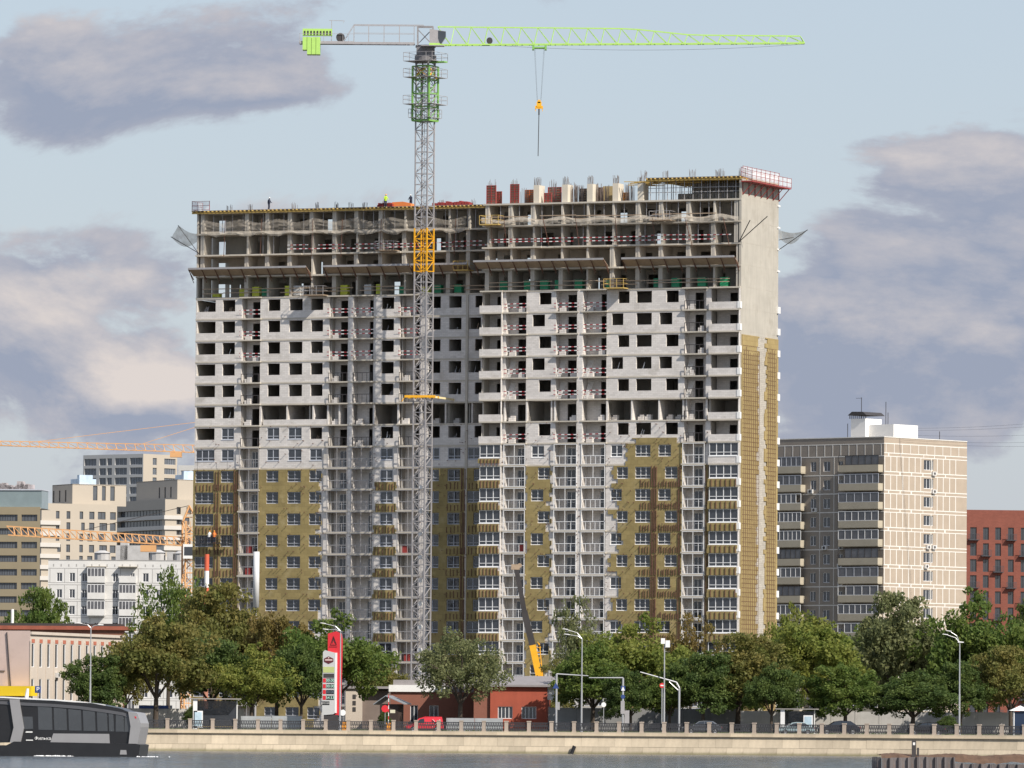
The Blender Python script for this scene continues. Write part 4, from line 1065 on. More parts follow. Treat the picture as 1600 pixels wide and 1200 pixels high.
# red brick block far right
BRK = mat('red_brick', (.21, .065, .045), .9, .15, .6, brick=(.5, .16), bcol=(.26, .10, .07), mort=.012)
B = Bld('brick_apartment_block', 'dark red brick block with narrow balconied windows beside the brown one', 1505, 900, 1460, R_(8))
zr = B.f(1560, 797)[1]; ops = []; DG = mat('anthracite', (.06, .065, .075), .5, .2, 1)
pxs = [(1516, 1526), (1536, 1545), (1555, 1564), (1575, 1584), (1595, 1603), (1614, 1623)]
zt = B.f(1540, 824)[1]; z = zt; bal = []
fi = 0
while z > 3:
    for j, (a, b_) in enumerate(pxs):
        x0, x1 = B.f(a, 850)[0], B.f(b_, 850)[0]; ops.append((x0, x1, z-2.5, z))
        if (fi+j*2) % 3 == (0 if j % 3 else 0): bal.append((x0, x1, z-2.5))
    z -= 3.2; fi += 1
B.wall(0, -4, 22, 0, zr, ops, BRK, fm=DG, n=2, dep=.3)
B.box('wall', -4, -3.8, .3, 16, 0, zr, BRK); B.box('roof', -4, 22, .3, 16, zr-.6, zr-.4, CONC)
for x0, x1, z in bal:
    b = MB(); b.box(x0-.5, x1+.4, -1., -.02, z-.12, z); 
    for i in range(11): q = x0-.5+(x1-x0+.9)*i/10; b.box(q-.025, q+.025, -1., -.95, z, z+1.1)
    b.box(x0-.5, x1+.4, -1.02, -.94, z+1.1, z+1.16); b.build('balcony', DG, B.root)
# white panel block on the left
WP = mat('white_panel', (.62, .61, .59), .9, .08, .5, dirt=((.48, .46, .43), .4, .4)); GJ = mat('grey_joint', (.34, .33, .32), .9, .1, 1)
B = Bld('white_apartment_block', 'white panel apartment block with grey seams and small enclosed balconies', 302, 900, 1205, R_(-3))
fx_ = lambda px: B.f(px, 920)[0]
zr = B.f(190, 876)[1]; zt = B.f(190, 895.5)[1]; FHw = 2.72; ops = []; z = zt; X0 = fx_(75)
wp = [(88.5, 97), (108.5, 117), (128, 136.5), (147.5, 154), (176, 184.5), (204, 210), (223, 232), (244, 253), (262, 271), (284, 292)]
while z > 2:
    for a, b_ in wp: ops.append((fx_(a), fx_(b_), z-1.45, z))
    z -= FHw
B.wall(0, X0, fx_(318), 0, zr, ops, WP, n=2)
jm = MB(); z = zt+.75
while z > 0:
    jm.box(X0, fx_(318), -.02, 0, z-.04, z+.04); jm.box(X0, fx_(318), -.02, 0, z-2.4, z-2.33)
    for px in (78, 101, 121, 141, 188, 216, 238, 257, 277, 297): jm.box(fx_(px)-.04, fx_(px)+.04, -.024, -.001, z-2.33, z-.04)
    z -= FHw
for i in range(19): x = X0+.8+i*1.27; jm.box(x, x+.18, -.025, -.001, zt+1.05, zt+1.45)
jm.box(X0, fx_(318), -.06, .3, zr, zr+.12); jm.build('panel_seams', GJ, B.root)
for pa, pb in ((137.5, 164.5), (187, 213)):
    z = zt-1.5
    while z > 1:
        a, b_ = fx_(pa), fx_(pb); p = MB(); p.box(a, b_, -1.1, -1.0, z-.1, z+.95); p.box(a, a+.07, -1., 0, z-.1, z+.95); p.box(b_-.07, b_, -1., 0, z-.1, z+.95); p.box(a, b_, -1., 0, z-.2, z-.1); po = p.build('balcony', WP, B.root)
        if random.random() < .75:
            g_ = MB()
            for i in range(6): q = a+(b_-a)*i/5; g_.box(q-.04, q+.04, -1.09, -1.03, z+.95, z+2.3)
            g_.box(a, b_, -1.09, -1.03, z+2.25, z+2.35); g_.build('glazing_frame', WFRAME, po)
            MB().quad((a, -1.05, z+.95), (b_, -1.05, z+.95), (b_, -1.05, z+2.3), (a, -1.05, z+2.3)).build('balcony_glazing', GREYG, po)
        if z > zt-2: MB().box(a-.2, b_+.2, -1.2, 0, z+2.5, z+2.58).build('awning', BPAR, po)
        z -= FHw
B.box('wall', X0, X0+.2, .2, 12, 0, zr, WP); B.box('roof', X0, fx_(318), .2, 12, zr-.3, zr-.1, DARK)
rf = MB()
for px, w, h, r in ((155, 2.6, 2.2, 1), (203, 5.5, 2.6, 0), (241, 2.8, 2.4, 1), (262, 1, 1.6, 0), (278, 2.2, 2.2, 1), (190, 1.2, 3.4, 0)):
    x = fx_(px)
    if r: rf.cyl((x, 4, zr-.1), (x, 4, zr+h*.6), w/2, 12); rf.cyl((x, 4, zr+h*.6), (x, 4, zr+h*.8), w/2*1.15, 12, w*.2)
    else: rf.box(x-w/2, x+w/2, 3, 6, zr-.1, zr+h)
rf.build('roof_vents', mat('vent_grey', (.45, .44, .43), .8, .2, 1), B.root)
# beige complex far left
BEI = mat('beige_cladding', (.44, .385, .315), .85, .05, .1); BEID = mat('beige_painted_shade', (.40, .36, .31), .85, .06, .1); BAND = mat('band_white', (.55, .52, .48), .85, .05, .2); FG = mat('far_glass', (.09, .10, .115), .12, .3, .3, spec=.7)  # second beige is a darker copy: shade of the side faces put into its colour
def beige(label, corner, top, D, left_px, right_px, pent, wincols, fh=3.05, ztopwin=None, rz=R_(-62)):
    B = Bld('beige_tower_block', label, corner, 800, D, rz); zr = B.sd(corner, top)[1]; sc = D/FPX
    SW = B.sd(right_px, top)[0]; LWd = -B.f(left_px, top)[0]; ops = []; z = B.sd(corner+10, ztopwin)[1]; j = 0
    while z > 3:
        for (a, b_) in wincols:
            o = random.choice((0, 0, .0, .5)); ya, yb = B.sd(a, 800)[0]+o, B.sd(b_, 800)[0]+o; ops.append((ya, yb, z-2.1, z))
        z -= fh; j += 1
    B.wall(1, 0, SW, 0, zr, ops, BEI, fm=DARK, gm=FG, n=(1, 2, 1), dep=.3)
    fo = []; z = zr-3.0                     # balcony bands on the shaded side
    while z > 3: fo.append((-LWd+1.5, -2.0, z-1.75, z)); z -= fh
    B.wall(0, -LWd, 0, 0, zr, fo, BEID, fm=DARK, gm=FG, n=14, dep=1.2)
    z = zr-3.0
    while z > 3:
        b = MB(); b.box(-LWd-.2, -1.6, -.5, -.02, z-2.9, z-1.75); b.box(.02, .5, .8, 5.5, z-2.9, z-1.75); b.box(-1.6, .5, -.5, -.02, z-2.9, z-1.75); b.box(.02, .5, -.02, .8, z-2.9, z-1.75); b.build('balcony_band', BAND, B.root); z -= fh
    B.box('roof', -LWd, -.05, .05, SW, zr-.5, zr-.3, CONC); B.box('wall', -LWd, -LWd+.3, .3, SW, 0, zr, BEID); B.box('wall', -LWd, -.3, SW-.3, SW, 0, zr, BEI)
    p0, p1, pt, pw = pent; y0, y1 = B.sd(p0, top, -4)[0], B.sd(p1, top, -4)[0]; zp = B.sd(p0, pt, -4)[1]
    C2 = Bld('x', 'x', corner, 800, D, rz); C2.o = B.o; bpy.data.objects.remove(C2.root); 
    pop = [(B.sd(a, 700, -4)[0], B.sd(b_, 700, -4)[0], zr+1.2, zr+5.2) for a, b_ in pw]
    b = MB(); b.wall(y0, y1, zr-.3, zp, pop, 4, .3); b.build('penthouse_wall', BEI, B.root, None, pi/2)
    for a, b_, c, d in pop: ob('window', far_window(b_-a, d-c, 1, DARK, FG), B.root, (-4.25, a, c), pi/2)
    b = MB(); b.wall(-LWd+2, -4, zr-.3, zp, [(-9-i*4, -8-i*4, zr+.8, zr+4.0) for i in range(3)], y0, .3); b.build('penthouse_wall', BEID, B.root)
    for i in range(3): ob('window', far_window(1., 3.2, 1, DARK, FG), B.root, (-9-i*4, y0+.2, zr+.8))
    B.box('penthouse_roof', -LWd+2, -4.0, y0, y1, zp-.3, zp-.05, CONC)
    u = MB(); u.box(-14, -8, y0+4, y0+9, zp, zp+1.6); u.box(-7.5, -6, y0+3, y0+7, zp, zp+2.6); u.build('roof_plant', mat('blue_white_plant', (.45, .55, .66), .7, .4, .3) if 'blue_white_plant' not in bpy.data.materials else bpy.data.materials['blue_white_plant'], B.root)
    return B
beige('beige tower block whose lit face carries irregular dark windows above the white block', 65, 786, 2000, 20, 183, (113, 197, 756, [(146, 153), (160, 166), (173, 180)]),
      [(87.5, 93), (104, 110), (124.5, 130), (137, 145), (153, 165), (172, 181)], ztopwin=798)
beige('beige tower block with white balcony bands behind the orange crane mast', 258, 780, 2150, 181, 330, (277, 330, 749, []), [(276, 280), (276, 282), (289, 296)], ztopwin=792)
# white glazed tower beyond
B = Bld('glazed_tower', 'distant white and glass tower rising behind the beige blocks', 223, 800, 2700, R_(-40)); zr = B.f(223, 709)[1]
x0 = B.f(130, 720)[0]; ops = []; z = zr-1.4
TW = mat('tower_white', (.50, .49, .47), .8, .04, .2)
w_ = -x0
while z > 40:
    for a, b_ in ((.02, .22), (.27, .38), (.40, .48), (.53, .73), (.78, .985)): ops.append((x0+w_*a, x0+w_*b_, z-2.6, z))
    z -= 3.6
B.wall(0, x0, 0, 0, zr, ops, TW, fm=GFRAME, gm=FG, n=(4, 2, 2, 3, 5), dep=.4); SW = B.sd(277, 715)[0]; ops = []; z = zr-1.4
while z > 40:
    ops += [(SW*.28, SW*.4, z-2.6, z), (SW*.62, SW*.95, z-2.2, z)]; z -= 3.6
B.wall(1, 0, SW, 0, zr, ops, BEI, fm=GFRAME, gm=FG, n=(2, 5), dep=.4); B.box('roof', x0, -.1, .1, SW, zr-.4, zr-.2, CONC)
B = Bld('low_glazed_block', 'small white glazed block right of the distant glass tower', 278, 800, 2750, R_(-5)); zr = B.f(290, 727)[1]; ops = []; z = zr-2
while z > 50: ops += [(1+i*4.2, 4.4+i*4.2, z-3, z) for i in range(4)]; z -= 4.2
B.wall(0, 0, 22, 0, zr, ops, TW, fm=WFRAME, gm=FG, n=2, dep=.4); B.box('roof', 0, 22, .4, 12, zr-.5, zr-.3, CONC)
# ochre striped block at far left with glazed top
OCH = mat('ochre_band', (.27, .225, .15), .85, .08, .2); B = Bld('striped_block', 'ochre and dark striped block with a glazed top storey at the left edge', 62, 900, 1900, R_(-8)); zr = B.f(30, 792)[1]; ops = []; z = zr-2
x0 = B.f(-20, 850)[0]
while z > 3: ops += [(x0+2, B.f(27, 850)[0], z-1.7, z), (B.f(33, 850)[0], 0-.8, z-1.7, z)]; z -= 3.55
B.wall(0, x0, 0, 0, zr, ops, OCH, fm=DARK, gm=FG, n=(9, 5), dep=.5); B.box('roof', x0, -.1, .5, 14, zr-.4, zr-.2, CONC)
zg = B.f(30, 764)[1]; MB().box(x0, 0, 1.5, 10, zr-.3, zg-.3).build('glazed_storey', mat('teal_glass', (.20, .25, .26), .15, .15, .3, spec=.7), B.root); MB().box(x0, .2, 1.2, 10.2, zg-.3, zg).build('roof_edge', GFRAME, B.root)
rm = MB()
for i in range(26): x = random.uniform(x0, -4); rm.box(x, x+random.uniform(.6, 2.2), 3, 5, zg, zg+random.uniform(.4, 2.2))
rm.build('roof_clutter', mat('clutter', (.40, .36, .36), .8, .6, .5), B.root)
# pink two storey building by the road
PNK = mat('pink_render', (.58, .45, .40), .9, .08, .4, dirt=((.45, .33, .28), .5, .5)); CRM = mat('cream_render', (.54, .47, .40), .9, .07, .5)
B = Bld('pink_office_building', 'two storey pink and cream office building with tall narrow windows', 46.5, 1060, 885, R_(-17)); zr = B.sd(46.5, 988)[1]; SW = 33.; xs_ = -14.
nW = 12; ops = []
for i in range(nW):
    y = .55+i*2.7; ops += [(y, y+.95, zr-4.2, zr-1.3), (y, y+.95, zr-8.2, zr-5.6)]
B.wall(1, 0, SW, 0, zr, ops, CRM, n=1, dep=.12, fm=WFRAME); fin = MB()
for i in range(nW+1): y = .1+i*2.7; fin.box(y-.16, y+.16, -.08, -.003, zr-9.5, zr-1.0)
fin.box(0, SW, -.25, -.004, zr-.25, zr+.1); fin.build('pilaster_fins', CRM, B.root, None, pi/2)
ptm = MB()
for i in range(nW): y = .5+i*2.7; ptm.box(y, y+1.05, -.03, -.002, zr-1.25, zr-.8)
ptm.build('red_patches', mat('rust_red', (.42, .14, .09), .9, .4, 1.5), B.root, None, pi/2)
B.wall(0, xs_, 0, 0, zr+.2, [], PNK, wins=False); B.box('roof', xs_, -.05, .05, SW, zr-.3, zr-.1, DARK)
pi_ = MB(); pi_.cyl((-3.0, -.1, zr), (-2.4, -.1, zr-7), .07, 6); pi_.cyl((-8, -.1, zr-4.6), (-3.2, -.1, zr-4.7), .06, 6); pi_.build('drain_pipe', DARK, B.root)
for i in (3, 5): ob('air_conditioner', acm, B.root, (.02, .6+i*2.7, zr-5.4), pi/2)
aw = MB(); x0, z0 = B.f(-5, 1073, -2); x1, _ = B.f(50, 1073, -2); aw.box(x0, x1, -2.2, -.1, z0-1.1, z0+.1); aw.build('awning', mat('yellow_awning', (.80, .55, .02), .6, .06, 1), B.root)
MB().box(xs_, x1, -2.6, -2.4, 0, z0-1.3).build('forecourt_wall', WHITE, B.root)
# long rust-roofed shed behind
B = Bld('rust_roofed_shed', 'long low shed with rusty red roof edge behind the pink building', 195, 1000, 960, R_(-4)); zr = B.f(100, 978)[1]
B.wall(0, -24, 0, 0, zr-.5, [], mat('old_brick', (.33, .15, .10), .9, .2, .5, brick=(.4, .14)), wins=False)
MB().box(-24.3, .3, -.4, 10, zr-.5, zr).build('roof_edge', mat('rust_roof', (.30, .09, .055), .8, .3, .6), B.root); MB().box(-20, -1, 1, 8, zr, zr+.35).build('roof_hump', DARK, B.root)
fl_ = MB(); fl_.cyl((-15.2, 2, zr), (-15.2, 2, zr+2.2), .2, 8); fl_.build('flue', WHITE, B.root)
# gas station buildings
RB_ = mat('red_render', (.36, .085, .05), .9, .14, .6, dirt=((.25, .07, .05), .8, .5), streak=.1); BRR = mat('brown_render', (.24, .10, .07), .9, .12, .6); ROOFG = mat('grey_sheet_roof', (.27, .25, .25), .7, .12, 1)
B = Bld('red_station_building', 'orange red rendered building with two white windows and grey roof', 766, 1100, 905, R_(-3)); fx_ = lambda px: B.f(px, 1100)[0]; zw = B.f(800, 1073)[1]
z0, z1 = B.f(800, 1123)[1], B.f(800, 1104)[1]; ops = [(fx_(778), fx_(801), z0, z1), (fx_(815), fx_(838), z0, z1)]
B.wall(0, 0, fx_(855), 0, zw, ops, RB_, n=4, dep=.2); B.wall(1, 0, 8, 0, zw, [], RB_, wins=False, off=fx_(855))
b = MB(); x0, x1 = fx_(690), fx_(866); b.add([(x0, -.5, zw), (x1, -.5, zw), (x1, 8, zw+1.15), (x0, 8, zw+1.15), (x0, -.5, zw+.25), (x1, -.5, zw+.25), (x1, 8, zw+1.4), (x0, 8, zw+1.4)], [(0,3,2,1),(4,5,6,7),(0,1,5,4),(1,2,6,5),(2,3,7,6),(3,0,4,7)]); b.build('roof', ROOFG, B.root)
MB().box(fx_(848), fx_(866), .2, .4, zw-1.6, zw-.02).build('white_panel', WHITE, B.root); MB().box(fx_(740), -.02, .4, .6, 0, zw).build('wall', BRR, B.root)
B = Bld('brown_station_building', 'brown rendered building with white fascia behind the red van', 610, 1100, 915, R_(-3)); fx_ = lambda px: B.f(px, 1100)[0]; zw = B.f(650, 1081)[1]; z0, z1 = B.f(650, 1124)[1], B.f(650, 1102)[1]
ops = [(fx_(641), fx_(653), z0-.4, z1), (fx_(671), fx_(685), z0, z1)]
B.wall(0, 0, fx_(765), 0, zw, ops, BRR, n=2, dep=.2); MB().box(-.2, fx_(692), -.3, 6, zw, zw+.85).build('fascia', WHITE, B.root)
MB().box(fx_(692), fx_(772), .0, 6, zw, zw+.4).build('roof', ROOFG, B.root); MB().box(.3, fx_(690), .5, 5.5, zw+.85, zw+1.5).build('roof_hump', ROOFG, B.root)
B = Bld('kiosk', 'small dark timber kiosk with gabled metal roof and notices', 588, 1110, 893, R_(-12)); fx_ = lambda px: B.f(px, 1110)[0]; w_ = fx_(622); ze = B.f(600, 1100)[1]
MB().box(.4, w_, .2, 3, 0, ze).build('wall', mat('dark_timber', (.045, .03, .025), .8, .2, 2), B.root); b = MB(); b.prism([(-.3, ze-.1), (w_*.45, ze+.95), (w_*.45, ze+1.05), (-.3, ze+.0)], -.4, 3.4); b.prism([(w_*.45, ze+.95), (w_+.9, ze-.05), (w_+.9, ze+.07), (w_*.45, ze+1.06)], -.4, 3.4); b.build('roof', mat('zinc_roof', (.36, .38, .40), .45, .1, 1, metal=.4), B.root)
b = MB(); b.box(w_*.4, w_*.5, .17, .195, ze-1.1, ze-.7); b.box(w_*.62, w_*.85, .17, .195, ze-1.1, ze-.7); b.build('notices', mat('paper', (.7, .66, .5), .8, .1, 1), B.root)
B = Bld('white_shed', 'plain white shed wall with a dark framed notice', 540, 1100, 925, 0); fx_ = lambda px: B.f(px, 1100)[0]; zw = B.f(550, 1066)[1]; MB().box(0, fx_(566), 0, 5, 0, zw-.8).build('wall', CRM, B.root); MB().box(-.3, fx_(612), -.3, 5.3, zw-.8, zw-.5).build('roof', ROOFG, B.root); MB().box(fx_(564), fx_(612), 1, 5, 0, zw-1.).build('wall', mat('dim_brick', (.20, .16, .14), .9, .2, .5), B.root)
b = MB()
for i in range(3): b.box(fx_(551), fx_(556), -.05, -.002, zw-3.7+i*.8, zw-3.15+i*.8)
b.build('notice_board', DARK, B.root)
# chimney and steel silo
p = P(322, 1000, 985); b = MB(); zc = [P(322, y, 985).z-GZ for y in (866, 892, 918, 944, 985)]; ch = thing('striped_chimney', 'slim red and white striped chimney among the trees', 'chimney', (p.x, p.y, GZ))
for i in range(4): MB().cyl((0,0,zc[i+1]), (0,0,zc[i]), .32, 12).build('band', (ORNG if 0 else mat('chimney_red', (.60, .12, .06), .7, .1, 1)) if i % 2 == 0 else WHITE, ch)
MB().cyl((0,0,0), (0,0,zc[4]), .34, 12).build('shaft', mat('chimney_brown', (.40, .18, .12), .7, .1, 1), ch)
p = P(400.5, 900, 960); z0, z1 = P(400, 949, 960).z, P(400, 862, 960).z
smooth(MB().cyl((p.x, 960, z0), (p.x, 960, z1), .40, 20).build('steel_flue', mat('white_steel', (.62, .62, .62), .35, .05, 1), label='fat pale steel flue pipe standing before the left facade', cat='pipe'))
MB().cyl((p.x, 960, GZ), (p.x, 960, z0), .12, 8).build('flue_support', GREYM, bpy.data.objects['steel_flue'], None)
# ------------------------------------------------------------------ trees
def leaf_mat(name, c1, c2, c3):
    mt = bpy.data.materials.new(name); mt.use_nodes = True; global nt; old = nt; nt = mt.node_tree
    b = nt.nodes['Principled BSDF']; b.inputs['Roughness'].default_value = .6; b.inputs['Specular IOR Level'].default_value = .25
    t = N('ShaderNodeTexCoord'); oi = N('ShaderNodeObjectInfo')
    v = VM('ADD', t.outputs['Object'], oi.outputs['Location'])
    r1 = N('ShaderNodeMapRange'); L(noise(v, .45, 4, .6), r1.inputs[0]); r1.inputs[1].default_value = .38; r1.inputs[2].default_value = .62
    r2 = N('ShaderNodeMapRange'); L(noise(v, 2.6, 3, .6), r2.inputs[0]); r2.inputs[1].default_value = .35; r2.inputs[2].default_value = .7
    a = N('ShaderNodeMix', data_type='RGBA'); L(r1.outputs[0], a.inputs[0]); a.inputs[6].default_value = (*c1, 1); a.inputs[7].default_value = (*c2, 1)
    c = N('ShaderNodeMix', data_type='RGBA'); L(M('MULTIPLY', r2.outputs[0], .6), c.inputs[0]); L(a.outputs[2], c.inputs[6]); c.inputs[7].default_value = (*c3, 1)
    L(c.outputs[2], b.inputs['Base Color'])
    tr = N('ShaderNodeBsdfTranslucent'); L(c.outputs[2], tr.inputs[0]); mx = N('ShaderNodeMixShader'); mx.inputs[0].default_value = .5
    L(b.outputs[0], mx.inputs[1]); L(tr.outputs[0], mx.inputs[2]); L(mx.outputs[0], nt.nodes['Material Output'].inputs[0]); nt = old; return mt
LM = {'green': leaf_mat('leaf_green', (0.120, 0.189, 0.042), (0.209, 0.256, 0.057), (0.070, 0.113, 0.031)),
      'yellow': leaf_mat('leaf_yellow_green', (0.200, 0.245, 0.050), (0.310, 0.300, 0.070), (0.120, 0.175, 0.039)),
      'olive': leaf_mat('leaf_olive', (0.190, 0.201, 0.057), (0.298, 0.247, 0.077), (0.099, 0.123, 0.034)),
      'grey': leaf_mat('leaf_grey_green', (0.190, 0.215, 0.095), (0.270, 0.277, 0.124), (0.120, 0.140, 0.061)),
      'brown': leaf_mat('leaf_brown', (0.209, 0.170, 0.052), (0.307, 0.209, 0.070), (0.109, 0.110, 0.035)),
      'dark': leaf_mat('leaf_dark', (0.090, 0.140, 0.040), (0.166, 0.216, 0.055), (0.052, 0.084, 0.025))}
BARK = mat('bark', (.075, .058, .045), .95, .3, 3)
def tree_meshes(seed, n_leaf, sparse=0., droop=0.):
    r = np.random.default_rng(seed); tk = MB(); H = 10.
    # limbs
    tips = []
    tk.cyl((0,0,0), (.1, 0, 2.6), .26, 8, .2); base = Vector((.1, 0, 2.6))
    def limb(p, d, l, rad, lev):
        q = p + d*l; tk.cyl(p, q, rad, 6, rad*.6)
        tips.append((q, lev))
        if lev < 3:
            for _ in range(r.integers(2, 4)):
                nd = (d + Vector(r.normal(0, .55, 3))).normalized(); nd.z = nd.z*.8 + .12; limb(q, nd.normalized(), l*r.uniform(.6, .85), rad*.58, lev+1)
    for i in range(5):
        a = 2*pi*i/5 + r.uniform(-.4, .4); limb(base, Vector((cos(a)*.62, sin(a)*.62, r.uniform(.55, 1.1))).normalized(), r.uniform(1.7, 2.5), .13, 1)
    limb(base, Vector((0, 0, 1)), 2.4, .17, 1)
    # clumps fill an uneven ellipsoid
    cl = []
    lobes = []
    while len(lobes) < 17:
        v = r.normal(0, 1, 3); v /= np.linalg.norm(v); k = r.uniform(.4, .9); lr = r.uniform(1.1, 2.1)
        if v[2] > -.75: lobes.append((np.array((v[0]*4.6*k, v[1]*4.6*k, 5.6+v[2]*3.7*k)), lr))
    lobes.append((np.array((r.uniform(-.8, .8), 0, 8.6)), 1.35))
    for lc, lr in lobes:
        for _ in range(int(5+lr*4)):
            v = r.normal(0, 1, 3); v /= np.linalg.norm(v); c_ = lc + v*lr*r.uniform(.55, 1.05)*np.array((1.1, 1.1, .9))
            cl.append((c_, r.uniform(.32, .85)))
    for q, lev in tips:
        if lev >= 2: cl.append((np.array(q), r.uniform(.6, 1.1)))
    cl = [c for c in cl if r.random() > sparse*.45]
    wts = np.array([c[1]**2 for c in cl]); wts /= wts.sum(); idx = r.choice(len(cl), n_leaf, p=wts)
    cen = np.array([cl[i][0] for i in idx]); rad = np.array([cl[i][1] for i in idx])
    d = r.normal(0, 1, (n_leaf, 3)); d /= np.linalg.norm(d, axis=1)[:, None]
    pos = cen + d*(rad*r.uniform(.35, 1.05, n_leaf)**.7)[:, None]*np.array((1.05, 1.05, .8)); pos[:, 2] -= droop*r.uniform(0, 1, n_leaf)*np.linalg.norm(pos[:, :2], axis=1)*.18
    pos[:, 2] = np.maximum(pos[:, 2], 1.2)
    s = r.uniform(.07, .17, n_leaf)*(1-.2*sparse)
    u = r.normal(0, 1, (n_leaf, 3)); u /= np.linalg.norm(u, axis=1)[:, None]
    nrm = d*.5 + r.normal(0, .7, (n_leaf, 3)) + np.array((0, 0, .4)); w = np.cross(u, nrm); w /= np.linalg.norm(w, axis=1)[:, None]+1e-9
    vs = np.empty((n_leaf, 4, 3)); vs[:, 0] = pos-u*s[:, None]*1.3; vs[:, 1] = pos+w*s[:, None]*.8; vs[:, 2] = pos+u*s[:, None]*1.3; vs[:, 3] = pos-w*s[:, None]*.8
    me = bpy.data.meshes.new('crown'); me.vertices.add(n_leaf*4); me.vertices.foreach_set('co', vs.ravel()); me.loops.add(n_leaf*4); me.loops.foreach_set('vertex_index', np.arange(n_leaf*4, dtype=np.int32))
    me.polygons.add(n_leaf); me.polygons.foreach_set('loop_start', np.arange(0, n_leaf*4, 4, dtype=np.int32)); me.polygons.foreach_set('loop_total', np.full(n_leaf, 4, dtype=np.int32)); me.update(); me.validate(); me.materials.append(LM['green'])
    return tk.mesh('trunk', BARK), me
TV = [tree_meshes(11, 19000, .15), tree_meshes(12, 19000, .1, .5), tree_meshes(13, 17000, .35), tree_meshes(14, 10000, .7, .4), tree_meshes(15, 19000, .15), tree_meshes(16, 11000, .6)]
def tree(px, ytop, wpx, D, hue, var, label, ybase=1140, name='broadleaf_tree'):
    p = P(px, 1140, D); zt = P(px, ytop, D).z; h = zt-GZ; w = wpx*D/FPX
    r = thing(name, label, 'tree', (p.x, D, GZ), random.uniform(0, 6.28), 'trees along the embankment road'); r.scale = (w/8.3, w/8.3, h/10.0)
    tk, cm_ = TV[var]; ob('trunk', tk, r); c = ob('crown', cm_, r); c.material_slots[0].link = 'OBJECT'; c.material_slots[0].material = LM[hue]
    return r
for a in [(148, 1018, 100, 884, 'dark', 4, 'small dark round tree in front of the pink building'), (243, 955, 150, 888, 'olive', 0, 'olive green tree with a bare forked trunk near the bus stop'),
    (262, 880, 115, 945, 'green', 3, 'tall airy tree in front of the white apartment block'), (352, 905, 150, 925, 'olive', 2, 'broad olive tree beneath the striped chimney'),
    (330, 985, 130, 905, 'dark', 0, 'dense dark tree between the forked tree and the grey fence'), (432, 955, 110, 915, 'brown', 4, 'browning tree right of the pale steel flue'), (392, 1000, 120, 893, 'yellow', 1, 'yellow-green low tree above the silver fence panels'),
    (525, 945, 165, 912, 'green', 1, 'large green tree behind the red price totem'), (470, 1000, 95, 896, 'dark', 0, 'dark tree left of the price totem'), (590, 1015, 85, 930, 'olive', 2, 'olive tree right of the price totem'),
    (718, 978, 140, 893, 'grey', 3, 'sparse grey-green tree before the red station building'), (905, 933, 85, 940, 'grey', 5, 'tall thin grey-green tree before the right wing'),
    (925, 1000, 130, 897, 'green', 0, 'green tree right of the red station building'), (1005, 952, 165, 905, 'yellow', 1, 'bright yellow-green tree behind the white floodlight pole'), (1098, 1015, 110, 888, 'dark', 4, 'dark tree above the parked grey car'),
    (1078, 960, 90, 940, 'brown', 5, 'thin brownish tree behind the traffic gantry'), (1152, 985, 150, 893, 'olive', 2, 'olive tree with brown patches below the bright insulation corner'), (1205, 1035, 90, 886, 'dark', 0, 'dark low tree left of the bus shelter with a poster'),
    (1275, 955, 170, 903, 'yellow', 0, 'bright yellow-green tree rising over the poster bus shelter'), (1238, 935, 80, 980, 'yellow', 1, 'yellow tree top below the brown block balconies'),
    (1398, 920, 150, 925, 'grey', 2, 'large grey-green tree before the tan panel wall'), (1320, 1035, 120, 888, 'green', 4, 'green low tree behind the dark parked suv'), (1425, 1045, 140, 884, 'dark', 0, 'dense dark low tree over the concrete fence'),
    (1532, 912, 165, 918, 'green', 1, 'tall green tree before the red brick block'), (1500, 1030, 100, 890, 'dark', 4, 'dark tree beside the double street lamp'), (1580, 1005, 120, 893, 'olive', 2, 'olive tree beside the right hand kiosk'),
    (1605, 925, 90, 960, 'dark', 0, 'dark tree at the foot of the brick block'), (52, 912, 100, 1150, 'green', 2, 'green tree left of the white apartment block'), (12, 955, 90, 1140, 'dark', 0, 'dark tree below the striped block'),
    (1045, 1040, 90, 890, 'green', 0, 'green tree behind the grey gantry pole'), (985, 1045, 90, 889, 'dark', 4, 'dark bushy tree left of the floodlight pole'), (195, 1000, 90, 905, 'olive', 2, 'olive tree behind the twin arm street lamp'), (1180, 1000, 110, 925, 'yellow', 4, 'yellow-green tree below the side wall insulation'), (1345, 975, 110, 935, 'green', 0, 'green tree before the brown block balconies'), (1460, 985, 110, 930, 'olive', 2, 'olive tree between the tan wall and the street lamp'), (865, 1030, 70, 925, 'olive', 5, 'thin olive tree behind the red station building'), (1130, 1030, 100, 915, 'green', 1, 'green tree behind the dark tree over the grey car')]: tree(*a)
for px, yt, w, D, lab in ((600, 1103, 28, 880, 'clipped round bush beside the kiosk'), (1480, 1112, 50, 878, 'low hedge bush under the double street lamp'), (300, 1095, 40, 890, 'dark bush at the fence by the bus stop')):
    p = P(px, 1140, D); r = thing('bush', lab, 'bush', (p.x, D, GZ)); s = w*D/FPX/10.2; r.scale = (s, s, (P(px, yt, D).z-GZ)/10.1); tk, cm_ = TV[0]; ob('stem', tk, r); c = ob('foliage', cm_, r); c.material_slots[0].link = 'OBJECT'; c.material_slots[0].material = LM['dark']; c.location.z = -1.2
